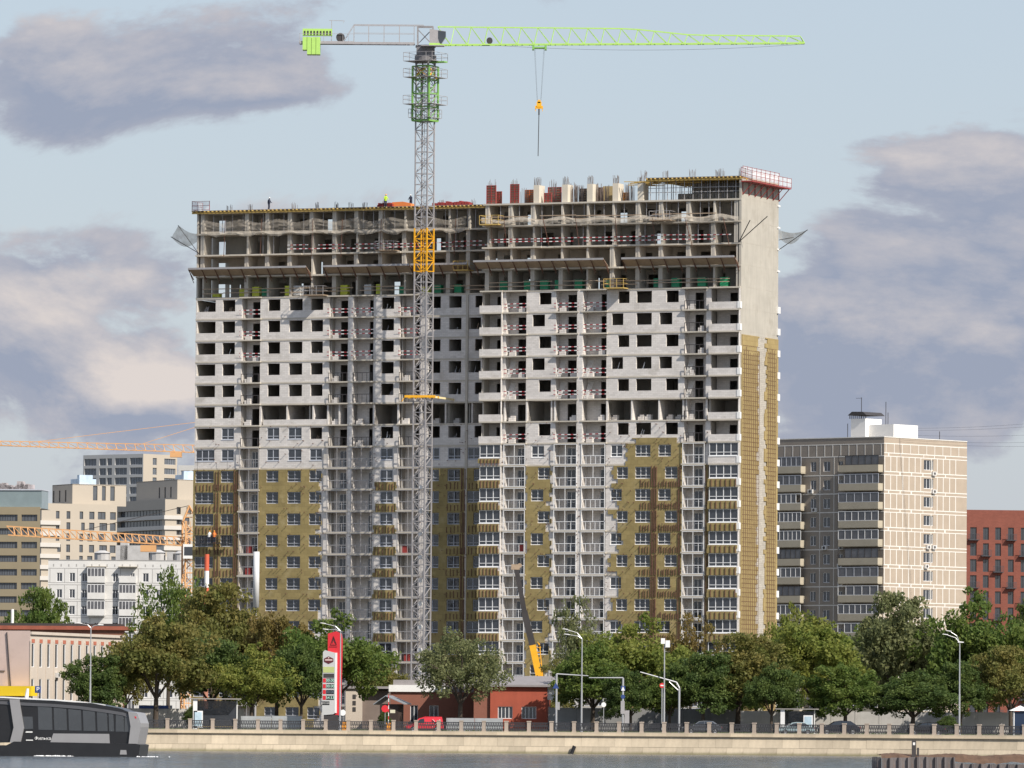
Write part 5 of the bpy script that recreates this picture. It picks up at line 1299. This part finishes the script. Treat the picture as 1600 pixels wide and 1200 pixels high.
# ------------------------------------------------------------------ street
def letters(name, s, size, m_):
    cu = bpy.data.curves.new(name, 'FONT'); cu.body = s; cu.size = size; cu.align_x = 'CENTER'; cu.align_y = 'CENTER'; cu.extrude = .005
    t = bpy.data.objects.new(name, cu); me = bpy.data.meshes.new_from_object(t); me.materials.clear(); me.materials.append(m_); bpy.data.objects.remove(t); return ob(name, me)
def st(px, off):
    x = P(px, 1140, 860).x
    for _ in range(5): x = P(px, 1140, quay_y(x)+off).x
    return Vector((x, quay_y(x)+off, GZ))
def hz(py, v, px=None): return P(800 if px is None else px, py, v.y).z - GZ
# fences
FENC = mat('concrete_fence', (.52, .50, .47), .9, .14, .7, dirt=((.33, .31, .28), .6, .6)); FMET = mat('silver_sheet', (.42, .43, .44), .5, .15, .8, metal=.3, streak=.1)
def fence(px0, px1, off, h, m_, label, seg=2.5, post=True):
    a, b = st(px0, off), st(px1, off); n = max(1, int((b-a).length/seg)); r = thing('fence', label, 'fence', a, atan2(b.y-a.y, b.x-a.x)); l = (b-a).length/n
    p = MB(); p.box(.03, l-.03, -.05, .05, 0, h); p.box(.15, l-.15, -.07, -.05, h*.12, h*.9); p = p.mesh('fence_panel', m_); q = MB().box(-.09, .09, -.1, .1, 0, h+.08).mesh('fence_post', m_)
    for i in range(n): ob('fence_panel', p, r, (i*l, 0, random.uniform(-.02, .03)))
    if post:
        for i in range(n+1): ob('fence_post', q, r, (i*l, 0, 0))
fence(1150, 1640, 62, 2.9, FENC, 'long pale concrete panel fence dappled with tree shade on the right', 3.); fence(858, 1150, 56, 3.1, mat('grey_fence', (.25, .25, .25), .9, .15, .8), 'dark grey panel fence between the red building and the concrete fence', 3.)
fence(186, 380, 50, 2.6, FENC, 'whitish panel fence behind the forked tree', 3.); fence(376, 472, 26, 1.75, FMET, 'silver sheet metal fence left of the price totem', 2.5, False); fence(697, 786, 24, 1.65, FMET, 'silver sheet metal fence beside the red van', 2.6, False); fence(80, 190, 30, 2.6, mat('glass_noise', (.45, .48, .48), .4, .2, 1), 'pale translucent screen fence by the pink building', 2.5)
# lamps and poles
POLE = mat('galvanised', (.50, .50, .50), .4, .08, 1, metal=.5)
def lamp(px, ytop, off, arms, label, fl=False):
    b = st(px, off); h = hz(ytop, b, px); r = thing('street_lamp', label, 'lamp', b); m_ = MB(); m_.cyl((0,0,0), (0,0,h*.45), .11, 10, .1); m_.cyl((0,0,h*.45), (0,0,h), .085, 10, .06); m_.cyl((0,0,0), (0,0,.5), .16, 10); m_.build('pole', POLE, r)
    for dx, dz in arms:
        a = MB(); a.cyl((0,0,h-.1), (dx*.3, 0, h+dz*.6), .05, 6); a.cyl((dx*.3,0,h+dz*.6), (dx, 0, h+dz), .04, 6); a.build('arm', POLE, r); f = MB(); f.prism([(dx-.45, h+dz-.05+.1*(dx<0)), (dx+.25, h+dz-.06), (dx+.25, h+dz+.04), (dx-.3, h+dz+.1)], -.13, .13); f.build('lamp_head', WHITE, r)
    if fl:
        f = MB(); f.box(-.42, .05, -.2, .2, h-.15, h+.5); f.box(.1, .62, -.25, .25, h-.55, h+.25); f.build('floodlight', WHITE, r)
lamp(140.5, 980, 3.2, [(-1.3, .45), (1.2, .3)], 'twin arm street lamp by the pink building'); lamp(908.5, 997, 3.2, [(-1.9, 1.0), (-1.7, .4)], 'street lamp with two arms pointing left above the quay'); lamp(1499, 1004, 3.2, [(-1.6, .9), (-1.2, 1.3), (.2, .05)], 'street lamp with double arms over the dark low tree')
lamp(1037.5, 1004, 6, [], 'tall pole with white floodlight boxes', True)
lamp(531, 985, 4.0, [(-2.0, .8), (-1.7, .1)], 'street lamp with two arms beside the price totem')
def gantry(px, ytop, off, x1, ytip, label, curve=False):
    b = st(px, off); h = hz(ytop, b, px); r = thing('traffic_gantry', label, 'gantry', b); L_ = P(x1, 1100, b.y).x-b.x; zt = hz(ytip, b, x1); m_ = MB(); m_.cyl((0,0,0), (0,0,h-(.8 if curve else 0)), .12, 10)
    if curve: m_.cyl((0,0,h-.8), (-.35,0,h-.15), .11, 8); m_.cyl((-.35,0,h-.15), (L_,0,zt), .09, 8, .06); m_.cyl((0,0,h-1.2), (-1.2,0,h-.1), .05, 6)
    else: m_.cyl((0,0,h), (L_,0,zt), .08, 8, .05)
    m_.build('pole_arm', POLE, r); return r, h
r, h = gantry(869, 1053, 7, 919, 1056, 'grey traffic pole with arm reaching right before the trees'); MB().box(-.1, .4, -.1, .1, 2.7, 3.6).build('signal_box', GREYM, r); b = MB(); b.prism([(-.45, h-1.7), (.3, h-1.7), (-.08, h-1.)], -.12, -.1); b.build('warning_sign', mat('sign_blue', (.03, .06, .20), .5, .05, 1), r)
r, h = gantry(973, 1059, 7, 920, 1059, 'grey traffic pole with signs and arm reaching left'); BLUE = bpy.data.materials['sign_blue']
b = MB(); b.box(-.25, .25, -.15, -.12, h-1.5, h-.95); b.build('crossing_sign', BLUE, r); b = MB(); b.prism([(-.22, h-1.5), (.22, h-1.5), (0, h-1.0)], -.17, -.152); b.build('sign_triangle', WHITE, r)
b = MB(); b.cyl((-.0, -.12, h-2.2), (0, -.15, h-2.2), .24, 16); b.build('round_sign', BLUE, r); b = MB(); b.box(-.25, .2, -.2, .12, h-4.2, h-2.7); b.build('traffic_light', GREYM, r); b = MB(); b.box(.2, .75, -.1, .1, h-5.3, h-3.8); b.build('control_box', GREYM, r)
gantry(1061, 1064, 7, 1000, 1050, 'curved traffic mast with long arm beside the floodlight pole', True)
def sign(px, py, off, shape, m_, label, extra=None):
    b = st(px, off); h = hz(py, b, px); r = thing('road_sign', label, 'sign', b); MB().cyl((0,0,0), (0,0,h+.3), .035, 8).build('post', POLE, r); m2 = MB()
    if shape == 'sq': m2.box(-.35, .35, -.07, -.04, h-.35, h+.45)
    elif shape == 'stop': m2.cyl((0,-.07,h), (0,-.04,h), .45, 8)
    else: m2.cyl((0,-.07,h), (0,-.04,h), .28, 16)
    m2.build('sign_plate', m_, r)
    if extra:
        t = letters('lettering', extra, .75, WHITE); t.parent = r; t.location = (0, -.075, h+.05); t.rotation_euler = (pi/2, 0, 0)
    return r
sign(58.5, 1078, 10, 'sq', BLUE, 'square blue parking sign on a thin post', 'P'); sign(701, 1108, 20, 'stop', REDPAINT, 'red stop sign at the kiosk') .location = st(601.5, 21); sign(812/4+740, 1101, 6, 'r', WHITE, 'small round white sign on a thin post before the dark fence')
for px, lab in ((638-11.5, None),): pass
def barrier(px, lab):
    b = st(px, 20); r = thing('barrier_gate', lab, 'barrier', b); MB().box(-.25, .25, -.2, .2, 0, 1.05).build('barrier_cabinet', ORNG, r); bm = MB()
    for i in range(8): bm.box(-.04, .04, -.3, -.24, 1.0+i*.42, 1.0+(i+1)*.42, i % 2)
    bm.build('barrier_boom', [WHITE, REDPAINT], r)
barrier(607, 'orange barrier cabinet with raised striped boom by the kiosk'); b = st(538, 19); r = thing('barrier_gate', 'orange barrier cabinet with a round sign beside the price totem', 'barrier', b); MB().box(-.28, .28, -.2, .2, 0, 1.2).build('barrier_cabinet', ORNG, r); MB().cyl((-.15,0,0), (-.15,0,2.6), .04, 6).build('sign_post', POLE, r); MB().cyl((-.2,-.1,2.2), (-.2,-.06,2.2), .36, 16).build('round_sign', WHITE, r)
# big red sign hanging behind the gantry
b = st(1034, 24); r = thing('red_round_sign', 'red round sign with pale symbol behind the gantry arm', 'sign', b); h = hz(1071, b, 1034); MB().cyl((0,0,0), (0,0,h), .06, 8).build('post', POLE, r); MB().cyl((0,-.1,h), (0,-.06,h), .3, 16).build('sign_plate', REDPAINT, r); MB().box(-.18, .18, -.12, -.101, h-.07, h+.07).build('sign_bar', WHITE, r)
# fuel price totem
b = st(519, 21.5); TR = thing('price_totem', 'tall red and white fuel station price totem with digit rows', 'sign', b, R_(-6)); sc = 870/FPX
def tz(py): return hz(py, b, 519)
def tx(px): return (px-519)*sc
o = MB().prism([(tx(511), tz(990)), (tx(524), tz(986.5)), (tx(532), tz(990)), (tx(534), tz(1000)), (tx(532), tz(1117)), (tx(511), tz(1121))], .0, .45); o.build('red_blade', REDPAINT, TR)
MB().prism([(tx(504), tz(1019)), (tx(507), tz(1016)), (tx(525), tz(1020.5)), (tx(525), tz(1113)), (tx(521), tz(1116)), (tx(503.5), tz(1117.5))], -.3, .0).build('price_board', mat('totem_grey', (.52, .52, .51), .5, .05, 1), TR)
MB().box(tx(523), tx(526), -.32, .02, tz(1114), tz(1020)).build('board_edge', WHITE, TR); MB().box(tx(506), tx(528), -.2, .5, 0, tz(1117)).build('totem_base', DARK, TR)
def plate(x0, x1, y0, y1, m_, nm, y=-.305, th=.02): return MB().box(tx(x0), tx(x1), y-th, y, tz(y1), tz(y0)).build(nm, m_, TR)
b2 = MB(); b2.prism([(tx(506), tz(1029)), (tx(513), tz(1025.5)), (tx(520.5), tz(1029)), (tx(520.5), tz(1034)), (tx(513), tz(1037.5)), (tx(506), tz(1034))], -.335, -.305); b2.build('emblem', mat('emblem_maroon', (.10, .02, .025), .5, .1, 1), TR)
LIME = mat('lime_plate', (.45, .50, .20), .6, .05, 1); LED = mat('led_green', (.55, .85, .70), .5, .05, 1)
plate(504.5, 522, 1042, 1051, LIME, 'lime_plate'); plate(505, 522, 1052.5, 1059, DARK, 'info_plate')
def text(s, px, py, size, m_, y, parent=TR, name='lettering', loc=None, rz=0):
    t = letters(name, s, size, m_); t.parent = parent; t.location = loc or (tx(px), y, tz(py)); t.rotation_euler = (pi/2, 0, rz); return t
for i, (y, s) in enumerate(((1063, '00.00'), (1072, '00.00'), (1081, '00.00'), (1090, '54.53'))):
    plate(504.5, 509, y-3, y+3.5, REDPAINT, 'grade_plate'); plate(509.6, 522, y-3, y+3.5, BLACK, 'price_plate'); text(s, 515.8, y+.3, .46, LED if i != 2 else mat('led_dim', (.12, .16, .2), .5, .05, 1), -.33)
plate(503.7, 515, 1096, 1101.5, BLACK, 'shop_plate'); text('МАГАЗИН', 509.4, 1098.8, .19, WHITE, -.33)
b2 = MB(); b2.box(tx(507.5), tx(519), -.345, -.336, tz(1032.3), tz(1030)); b2.cyl((tx(513), -.345, tz(1027.8)), (tx(513), -.336, tz(1027.8)), .09, 8); b2.build('emblem_band', mat('emblem_pale', (.6, .45, .42), .5, .1, 1), TR)
b2 = MB(); pts = [(515.5, 1007.5), (520, 994), (525, 1007.5)]
for (x0, y0), (x1, y1) in zip(pts, pts[1:]+pts[:1]): b2.beam((tx(x0), -.02, tz(y0)), (tx(x1), -.02, tz(y1)), .11, .03)
b2.beam((tx(520), -.02, tz(997)), (tx(518), -.02, tz(1005)), .09, .03); b2.beam((tx(520), -.02, tz(997)), (tx(522.5), -.02, tz(1005)), .09, .03); b2.beam((tx(513.5), -.02, tz(1010.5)), (tx(526), -.02, tz(1010.5)), .09, .03); b2.build('triangle_emblem', mat('emblem_dark', (.09, .03, .03), .5, .1, 1), TR)
# bus shelters
def shelter(px0, px1, ytop, off, label, poster=None):
    a, c = st(px0, off), st(px1, off); r = thing('bus_shelter', label, 'shelter', a, atan2(c.y-a.y, c.x-a.x)); l = (c-a).length; h = hz(ytop, a, px0); f = MB(); f.box(-.6, l+.5, -1.4, .4, h-.12, h); f.build('shelter_roof', mat('shelter_roof', (.30, .28, .26), .7, .1, 1) if 'shelter_roof' not in bpy.data.materials else bpy.data.materials['shelter_roof'], r)
    f = MB()
    for xx in (0, l): MB().box(xx-.06, xx+.06, .2, .3, 0, h-.12).build('shelter_post', WHITE, r)
    f.box(0, .5, -1.2, -1.1, 0, h-.12); f.build('shelter_end', WHITE, r); MB().box(.06, l-.06, .24, .26, .3, h-.3).build('glass_wall', GLASST, r)
    if poster: MB().box(l*poster-.55, l*poster+.55, -1.2, -1.1, .3, 2.3).build('poster_frame', WHITE, r); MB().box(l*poster-.42, l*poster+.42, -1.215, -1.2, .5, 2.15).build('poster', mat('poster_blue', (.45, .58, .66), .5, .25, 2) if 'poster_blue' not in bpy.data.materials else bpy.data.materials['poster_blue'], r)
    b = MB(); b.box(.5, l-.5, -.3, .1, .42, .47); b.box(.6, .7, -.2, 0, 0, .42); b.box(l-.7, l-.6, -.2, 0, 0, .42); b.build('bench', WOOD, r)
shelter(302, 370, 1091, 22.5, 'bus shelter with flat grey roof beneath the forked tree', .12); shelter(1222, 1272, 1107, 22.5, 'bus shelter with a lit poster beside the concrete fence', .86)
b = st(1594, 20); r = thing('advert_kiosk', 'dark blue advertising pillar with pale pointed roof', 'kiosk', b); MB().box(-.75, .75, -.5, .5, .2, 2.9).build('pillar', mat('navy', (.02, .035, .07), .4, .2, 1), r); MB().box(-.8, -.7, -.55, .55, 0, 3.).build('pillar_frame', WHITE, r); m_ = MB(); m_.add([(-1.3,-.8,3.),(1.3,-.8,3.),(1.3,.8,3.),(-1.3,.8,3.),(0,0,3.6)], [(3,2,1,0),(0,1,4),(1,2,4),(2,3,4),(3,0,4)]); m_.build('pillar_roof', WHITE, r)
MB().box(-14, 14, -.02, .02, 0, .4).build('blue_banner', BLUE, None, st(240, 50)+Vector((0, -.3, 2.6)), label='narrow blue banner strip along the top of the whitish fence', cat='banner').scale = (.13, 1, 1)
# cars
TYRE = mat('tyre', (.02, .02, .02), .8, .2, 4); CARG = mat('car_glass', (.02, .025, .03), .05, .2, 1, spec=.9)
def car(px, off, paint, label, rz=0, van=False, sc_=1.):
    b = st(px, off); r = thing('parked_car' if not van else 'delivery_van', label, 'car' if not van else 'van', b, rz); r.scale = (sc_,)*3; L_ = 4.5
    lowp = [(-2.2, .35), (-2.25, .62), (-2.15, .86), (-1.1, .98), (1.75, 1.0), (2.15, .9), (2.25, .6), (2.2, .35)]
    top = [(-1.25, .97), (-.45, 1.47), (.2, 1.56), (1.2, 1.5), (1.95, 1.0)] if not van else [(-1.35, .97), (-.7, 1.6), (0, 1.82), (2.0, 1.8), (2.18, .98)]
    def loft(poly, ws):
        m_ = MB(); n = len(poly); ys = [(-ws[0], 0), (-ws[1], 1), (ws[1], 1), (ws[0], 0)]; vs = []
        for y, ins in ys:
            cx = sum(p[0] for p in poly)/n; cz = sum(p[1] for p in poly)/n
            for x, z in poly: k = 1 if not ins else 1.0; vs.append((cx+(x-cx)*(1.0 if ins else .97), y, cz+(z-cz)*(1 if ins else .93)))
        for s_ in range(3):
            for i in range(n): j = (i+1) % n; m_.f.append((s_*n+i, s_*n+j, (s_+1)*n+j, (s_+1)*n+i)); m_.m.append(0)
        m_.f += [tuple(range(n))[::-1], tuple(range(3*n, 4*n))]; m_.m += [0, 0]; m_.v = vs; return m_
    loft(lowp, (.9, .8)).build('body', paint, r); 
    g_ = MB(); n = len(top); vs = [(x, -.82+(.16 if z > 1.2 else 0), z) for x, z in top] + [(x, .82-(.16 if z > 1.2 else 0), z) for x, z in top]; g_.add(vs, [tuple(range(n)), tuple(range(n, 2*n))[::-1]] + [(i, n+i, n+(i+1) % n, (i+1) % n) for i in range(n)]); g_.build('cabin', paint, r)
    w = MB(); 
    for sy in (-1, 1):
        y0, y1 = sy*.835, sy*.69
        if not van:
            for poly in ([(-1.0, 1.02), (-.42, 1.4), (.15, 1.47), (.15, 1.02)], [(.22, 1.02), (.22, 1.47), (1.1, 1.42), (1.6, 1.04)]): w.add([(x, (y0 if z < 1.2 else y1), z) for x, z in poly], [(0,1,2,3)])
        else: w.add([(x, (y0 if z < 1.2 else sy*.70), z) for x, z in [(-1.1, 1.05), (-.6, 1.5), (-.1, 1.6), (-.05, 1.05)]], [(0,1,2,3)])
    w.add([(-1.27, -.62, 1.0), (-1.27, .62, 1.0), (-.52, .55, 1.46), (-.52, -.55, 1.46)], [(0,1,2,3)]); w.build('side_windows', CARG, r)
    for xx in (-1.4, 1.4):
        for sy in (-1, 1): m_ = MB(); m_.cyl((xx, sy*.72, .33), (xx, sy*.92, .33), .33, 16); wo_ = m_.build('wheel', TYRE, r); m_ = MB(); m_.cyl((xx, sy*.915, .33), (xx, sy*.93, .33), .2, 12); m_.build('rim', POLE, wo_)
    for sy in (-1, 1): MB().box(-2.27, -2.12, sy*.55-.2, sy*.55+.2, .66, .8).build('headlight', WHITE, r); MB().box(2.14, 2.26, sy*.6-.15, sy*.6+.15, .7, .88).build('tail_light', REDPAINT, r)
    if van:
        m_ = MB()
        for x0, x1 in ((.0, .9), (.9, .0)): m_.beam((x0+.9, -.915, .6), (x1+.9, -.83, 1.5), .16, .03)
        m_.beam((2.0, -.92, .9), (.1, -.92, .85), .1, .03); m_.build('livery_cross', WHITE, r)
NAVY = mat('navy_paint', (.03, .035, .05), .25, .05, 1, metal=.4); GREYC = mat('grey_paint', (.13, .14, .155), .25, .05, 1, metal=.5); BLK = mat('black_car_paint', (.015, .015, .017), .2, .05, 1); TEAL = mat('pale_teal_paint', (.30, .38, .40), .3, .05, 1)
car(1097, 7.5, GREYC, 'grey hatchback parked beside the curved traffic mast', .1); car(1311, 8, NAVY, 'dark navy suv parked right of the poster bus shelter', .05, sc_=1.08); car(1446, 8, BLK, 'black saloon parked under the dense low tree', .05); car(1243, 14, TEAL, 'pale teal car behind the poster bus shelter', .1, sc_=.95)
car(664, 20.5, mat('van_red', (.60, .03, .045), .35, .05, 1), 'red delivery van with white crossed stripes by the brown building', .0, True)
# ------------------------------------------------------------------ river boat
BOATD = 660; p = P(219, 1187, BOATD); bt = thing('river_boat', 'modern black and silver passenger river boat under way', 'boat', (p.x, BOATD, 0), R_(-7)); k_ = BOATD/FPX/cos(R_(7))
def bx_(px): return (px-219)*k_
def bz_(py): return (1187.5-py)*BOATD/FPX
def bpoly(pts, y0, y1, m_, nm, par=None): return MB().prism([(bx_(x), bz_(y)) for x, y in pts], y0, y1).build(nm, m_, par or bt)
SILV = mat('boat_silver', (.36, .35, .35), .4, .05, 1, metal=.3); HULL = mat('boat_black', (.022, .022, .024), .3, .15, 1); ROOFB = mat('boat_roof_grey', (.075, .075, .08), .35, .08, 1); BG = mat('boat_glass', (.055, .06, .065), .06, .2, .6, spec=.9)
bpoly([(-120, 1190), (216, 1190), (219, 1168.5), (212, 1167), (20, 1165), (8, 1171), (-120, 1172)], .0, 4.6, HULL, 'hull')
bpoly([(-120, 1172), (10, 1166), (212, 1167), (205, 1120), (185, 1112), (140, 1104), (40, 1100), (-120, 1100)], .35, 4.25, HULL, 'superstructure')
# curved roof with panels
rp = [(-120, 1097), (0, 1097), (40, 1099), (80, 1100.5), (120, 1103.5), (160, 1108.5), (190, 1113), (203, 1118)]
m_ = MB(); prof = [(.28, 10), (.36, 4.5), (.8, 1.2), (1.6, -.3), (3.0, -.3), (3.8, 1.2), (4.3, 6)]
for (x0, y0), (x1, y1) in zip(rp, rp[1:]):
    for (ya, da), (yb, db) in zip(prof, prof[1:]): m_.quad((bx_(x0), ya, bz_(y0+da)), (bx_(x1), ya, bz_(y1+da)), (bx_(x1), yb, bz_(y1+db)), (bx_(x0), yb, bz_(y0+db)))
m_.build('roof', ROOFB, bt); m_ = MB()
for (x0, y0), (x1, y1) in zip(rp[:6], rp[1:6]): m_.beam((bx_(x0), 1.0, bz_(y0-1)), (bx_(x1), 1.0, bz_(y1-1)), .5, .12)
m_.build('roof_rail', WHITE, bt)
wx = [(55, 78), (80, 101), (103, 124), (126, 146), (148, 165), (166.5, 175), (179, 191), (193, 202)]
for a, b_ in wx:
    ya = 1109.5+(a-55)*.085; yb = 1109.5+(b_-55)*.085; yc = 1146.5+(a-55)*.015; bpoly([(a+1.0*(a<170), ya), (b_, yb), (b_+1.5, yc), (a+2.5*(a<170), yc)], .325, .36, BG, 'window')
bpoly([(30, 1126), (48, 1126), (49, 1145), (33, 1146)], .325, .36, BG, 'door_window')
bpoly([(12, 1099), (27, 1099), (35, 1144), (30, 1167), (13, 1167), (19, 1143)], .1, .4, SILV, 'silver_arch'); bpoly([(199, 1117), (213, 1119), (219, 1135), (219, 1141), (214, 1168), (200, 1168), (203, 1140)], .12, 4.4, SILV, 'stern_panel')
bpoly([(81, 1152), (169, 1152), (170, 1167), (76, 1167)], .3, .36, SILV, 'silver_panel'); bpoly([(38, 1149), (48, 1149), (48, 1151), (37, 1151)], .31, .36, WHITE, 'door_mark'); bpoly([(38, 1162), (49, 1162), (49, 1163.5), (38, 1163.5)], .31, .36, WHITE, 'door_mark')
bpoly([(188, 1177), (197, 1177), (198, 1184), (187, 1184)], -.02, .02, SILV, 'hull_mark'); text('Филька', 0, 0, .42, WHITE, 0, bt, 'lettering', (bx_(64.5), .33, bz_(1160)))
bpoly([(209, 1124), (212, 1125), (212, 1128), (210, 1127)], .1, .13, REDPAINT, 'stern_badge'); m_ = MB(); m_.cyl((bx_(34), 1.5, bz_(1100)), (bx_(36), 1.5, bz_(1082)), .2, 8, .12); m_.build('mast', WHITE, bt)
fo = MB()
for i in range(260):
    px = random.choice((58, 66, 78, 90, 104))+random.gauss(0, 5) if i < 190 else 216+abs(random.gauss(0, 18)); y = random.uniform(-1.3, .3); s = random.uniform(.015, .07); c = (bx_(px), y - .1, s*.3); s *= random.random()+.2; fo.add([(c[0]-s*2, c[1], .005), (c[0], c[1]-s*2, .005), (c[0]+s*2, c[1], .005), (c[0], c[1]+s*2, .005), (c[0], c[1], s*1.6)], [(0,1,4),(1,2,4),(2,3,4),(3,0,4)])
fo.build('bow_foam', mat('foam', (.8, .8, .8), .9, .05, 1), None, bt.location, R_(-7), label='white foam churned along the boat waterline', cat='foam', kind='stuff')
# ------------------------------------------------------------------ sheet pile cofferdam
CD = 480; a = P(1378, 1190, CD); cfd = thing('sheet_pile_cofferdam', 'rusty steel sheet pile cofferdam filled with brown soil in the river', 'cofferdam', (a.x, CD, 0)); zt0 = P(1400, 1180, CD).z
SP = mat('sheet_pile_steel', (.17, .15, .145), .6, .25, 1.5, metal=.3, streak=.2, rnd=.25, dirt=((.22, .09, .04), 1.2, .8))
pr_ = [(0, 0), (.1, 0), (.2, .22), (.42, .22), (.52, 0), (.6, 0)]; m_ = MB()
for (x0, y0), (x1, y1) in zip(pr_, pr_[1:]): m_.add([(x0, y0, -1.5), (x1, y1, -1.5), (x1, y1, 0), (x0, y0, 0), (x0, y0+.03, -1.5), (x1, y1+.03, -1.5), (x1, y1+.03, 0), (x0, y0+.03, 0)], [(0,1,2,3),(5,4,7,6),(3,2,6,7)])
m_ = m_.mesh('sheet_pile', SP)
for i in range(26): ob('sheet_pile', m_, cfd, (i*.6, .0+.03*(i % 2), (1.02 if i < 3 else 1.08 if i < 8 else .62 + .06*random.random()) + random.uniform(-.03, .03)-(0 if i < 8 else 0)))
for j in range(12): ob('sheet_pile', m_, cfd, (-.03, .6+j*.6, 1.02 + random.uniform(-.03, .05)), pi/2)
so = MB(); nx, ny = 68, 10
def sh(i, j): return .72 + .5*min(1, j/2.5) + .06*sin(i*.37)+.03*sin(i*1.1+j) + random.uniform(-.03, .04)
hs = [[(i*.235+.05, .3+j*.8, sh(i, j)) for j in range(ny)] for i in range(nx)]
for i in range(nx-1):
    for j in range(ny-1): so.quad(hs[i][j], hs[i+1][j], hs[i+1][j+1], hs[i][j+1])
smooth(so.build('soil_fill', mat('wet_soil', (.13, .075, .045), .95, .35, 1.2, bump=.8), cfd))
v = P(1428, 1160, CD+2); po = MB(); po.box(-.14, .14, -.1, .1, -1, .75); po.box(.2, .34, -.08, .08, -1, .25); r = thing('mooring_post', 'dark steel post with a white patch standing in the cofferdam', 'post', (v.x, CD+2, v.z-.6)); po.build('steel_post', DARK, r); MB().box(-.07, .07, -.12, -.1, .42, .6).build('white_patch', WHITE, r)
# ------------------------------------------------------------------ workers
def person(loc, rz, top, legs, label, bend=0., helmet=None):
    r = thing('person', label, 'person', loc, rz); V = []; E = []; R2 = []
    def vert(p, rad, par=None):
        V.append(p); R2.append(rad)
        if par is not None: E.append((par, len(V)-1))
        return len(V)-1
    f = bend; pel = vert((0, 0, .95), .14); ch = vert((0, -.12*f, 1.25), .16, pel); sh_ = vert((0, -.3*f, 1.45), .13, ch); nk = vert((0, -.36*f, 1.54), .06, sh_); hd = vert((0, -.42*f, 1.63), .095, nk); vert((0, -.45*f, 1.73), .085, hd)
    for s_ in (-1, 1):
        a = vert((s_*.2, -.3*f, 1.42), .07, sh_); e_ = vert((s_*.27, -.35*f-.1, 1.15), .05, a); h_ = vert((s_*.24, -.45*f-.3, 1.0), .04, e_); hp = vert((s_*.1, 0, .88), .1, pel); kn = vert((s_*.12, -.04, .5), .075, hp); an = vert((s_*.13, .02, .08), .05, kn); vert((s_*.13, -.14, .04), .045, an)
    me = bpy.data.meshes.new('body'); me.from_pydata(V, E, []); o = ob('body', me, r); md = o.modifiers.new('skin', 'SKIN'); 
    for i, q in enumerate(me.skin_vertices[0].data): q.radius = (R2[i], R2[i]); q.use_root = (i == 0)
    sb = o.modifiers.new('sub', 'SUBSURF'); sb.levels = 1; sb.render_levels = 1; me.materials.append(top)
    j = MB(); j.cyl((0, -.02*f, .9), (0, -.12*f, 1.25), .19, 10, .21); j.cyl((0, -.12*f, 1.25), (0, -.3*f, 1.47), .21, 10, .15); j.build('vest', top, r); l_ = MB()
    for s_ in (-1, 1): l_.cyl((s_*.11, 0, .92), (s_*.125, -.04, .5), .115, 8, .09); l_.cyl((s_*.125, -.04, .5), (s_*.13, .02, .1), .09, 8, .07)
    l_.build('trousers', legs, r); h = MB(); h.cyl((0, -.43*f, 1.68), (0, -.46*f, 1.80), .125, 10, .06); h.cyl((0, -.43*f-.03, 1.67), (0, -.43*f-.03, 1.69), .15, 10); h.build('helmet', helmet or WHITE, r)
VEST = mat('lime_vest', (.50, .72, .05), .7, .08, 2); NAVYC = mat('navy_cloth', (.03, .035, .06), .9, .1, 2); OV = mat('orange_vest', (.75, .22, .05), .7, .08, 2)
def on_roof(px, y): x = bl(px, 325, y)[0]; return BC+ex*x+ey*y+Vector((0, 0, zk(-4)+.23))
person(on_roof(602, CL+.6), .4, VEST, NAVYC, 'worker in a lime vest beside the orange tarpaulin on the roof', .5, ORNG); person(on_roof(420, CL+1), 1.2, NAVYC, NAVYC, 'worker in dark clothes walking on the left roof deck', .2); person(on_roof(642, CL+2), -.5, NAVYC, NAVYC, 'worker in dark clothes behind the crane mast on the roof', .2)
cx_, cz_ = CRADLE
for dx, m_, lab in ((2.2, WHITE, 'worker in pale clothing leaning over the cradle rail'), (3.0, OV, 'worker in an orange vest standing in the cradle')): person(BC+ex*(cx_+dx)+ey*(CL-.95)+Vector((0, 0, cz_)), TH+pi, m_, NAVYC, lab, .6 if m_ is WHITE else .1, ORNG)
# red boxes and bags left on finished balconies
for px, py, C, lab in ((386, 860, CL, 'red crate on the balcony level with the top of the steel flue'), (384, 892, CL, 'red crate on the balcony beside the pale steel flue'), (628, 850, CL, 'red crate on a balcony behind the crane mast high above the trees'), (812, 853, 0, 'red crate on a right wing balcony above the mobile crane boom tip'), (632, 1018, CL, 'red crate on a low balcony beside the foot of the crane mast'), (795, 1044, 0, 'red crate on a low balcony just above the red station building')):
    x, z = bl(px, py, C+.7); k = round((ZK0-z)/FH+.5); zf = zk(int(math.ceil((ZK0-z)/FH))); b = MB(); b.box(0, .8, 0, .5, 0, 1.0); b.box(-.03, .83, -.03, .53, 1.0, 1.06); b.build('red_crate', REDP, None, BC+ex*x+ey*(C+.5)+Vector((0, 0, zf)), TH, label=lab, cat='crate', group='red crates on the balconies')
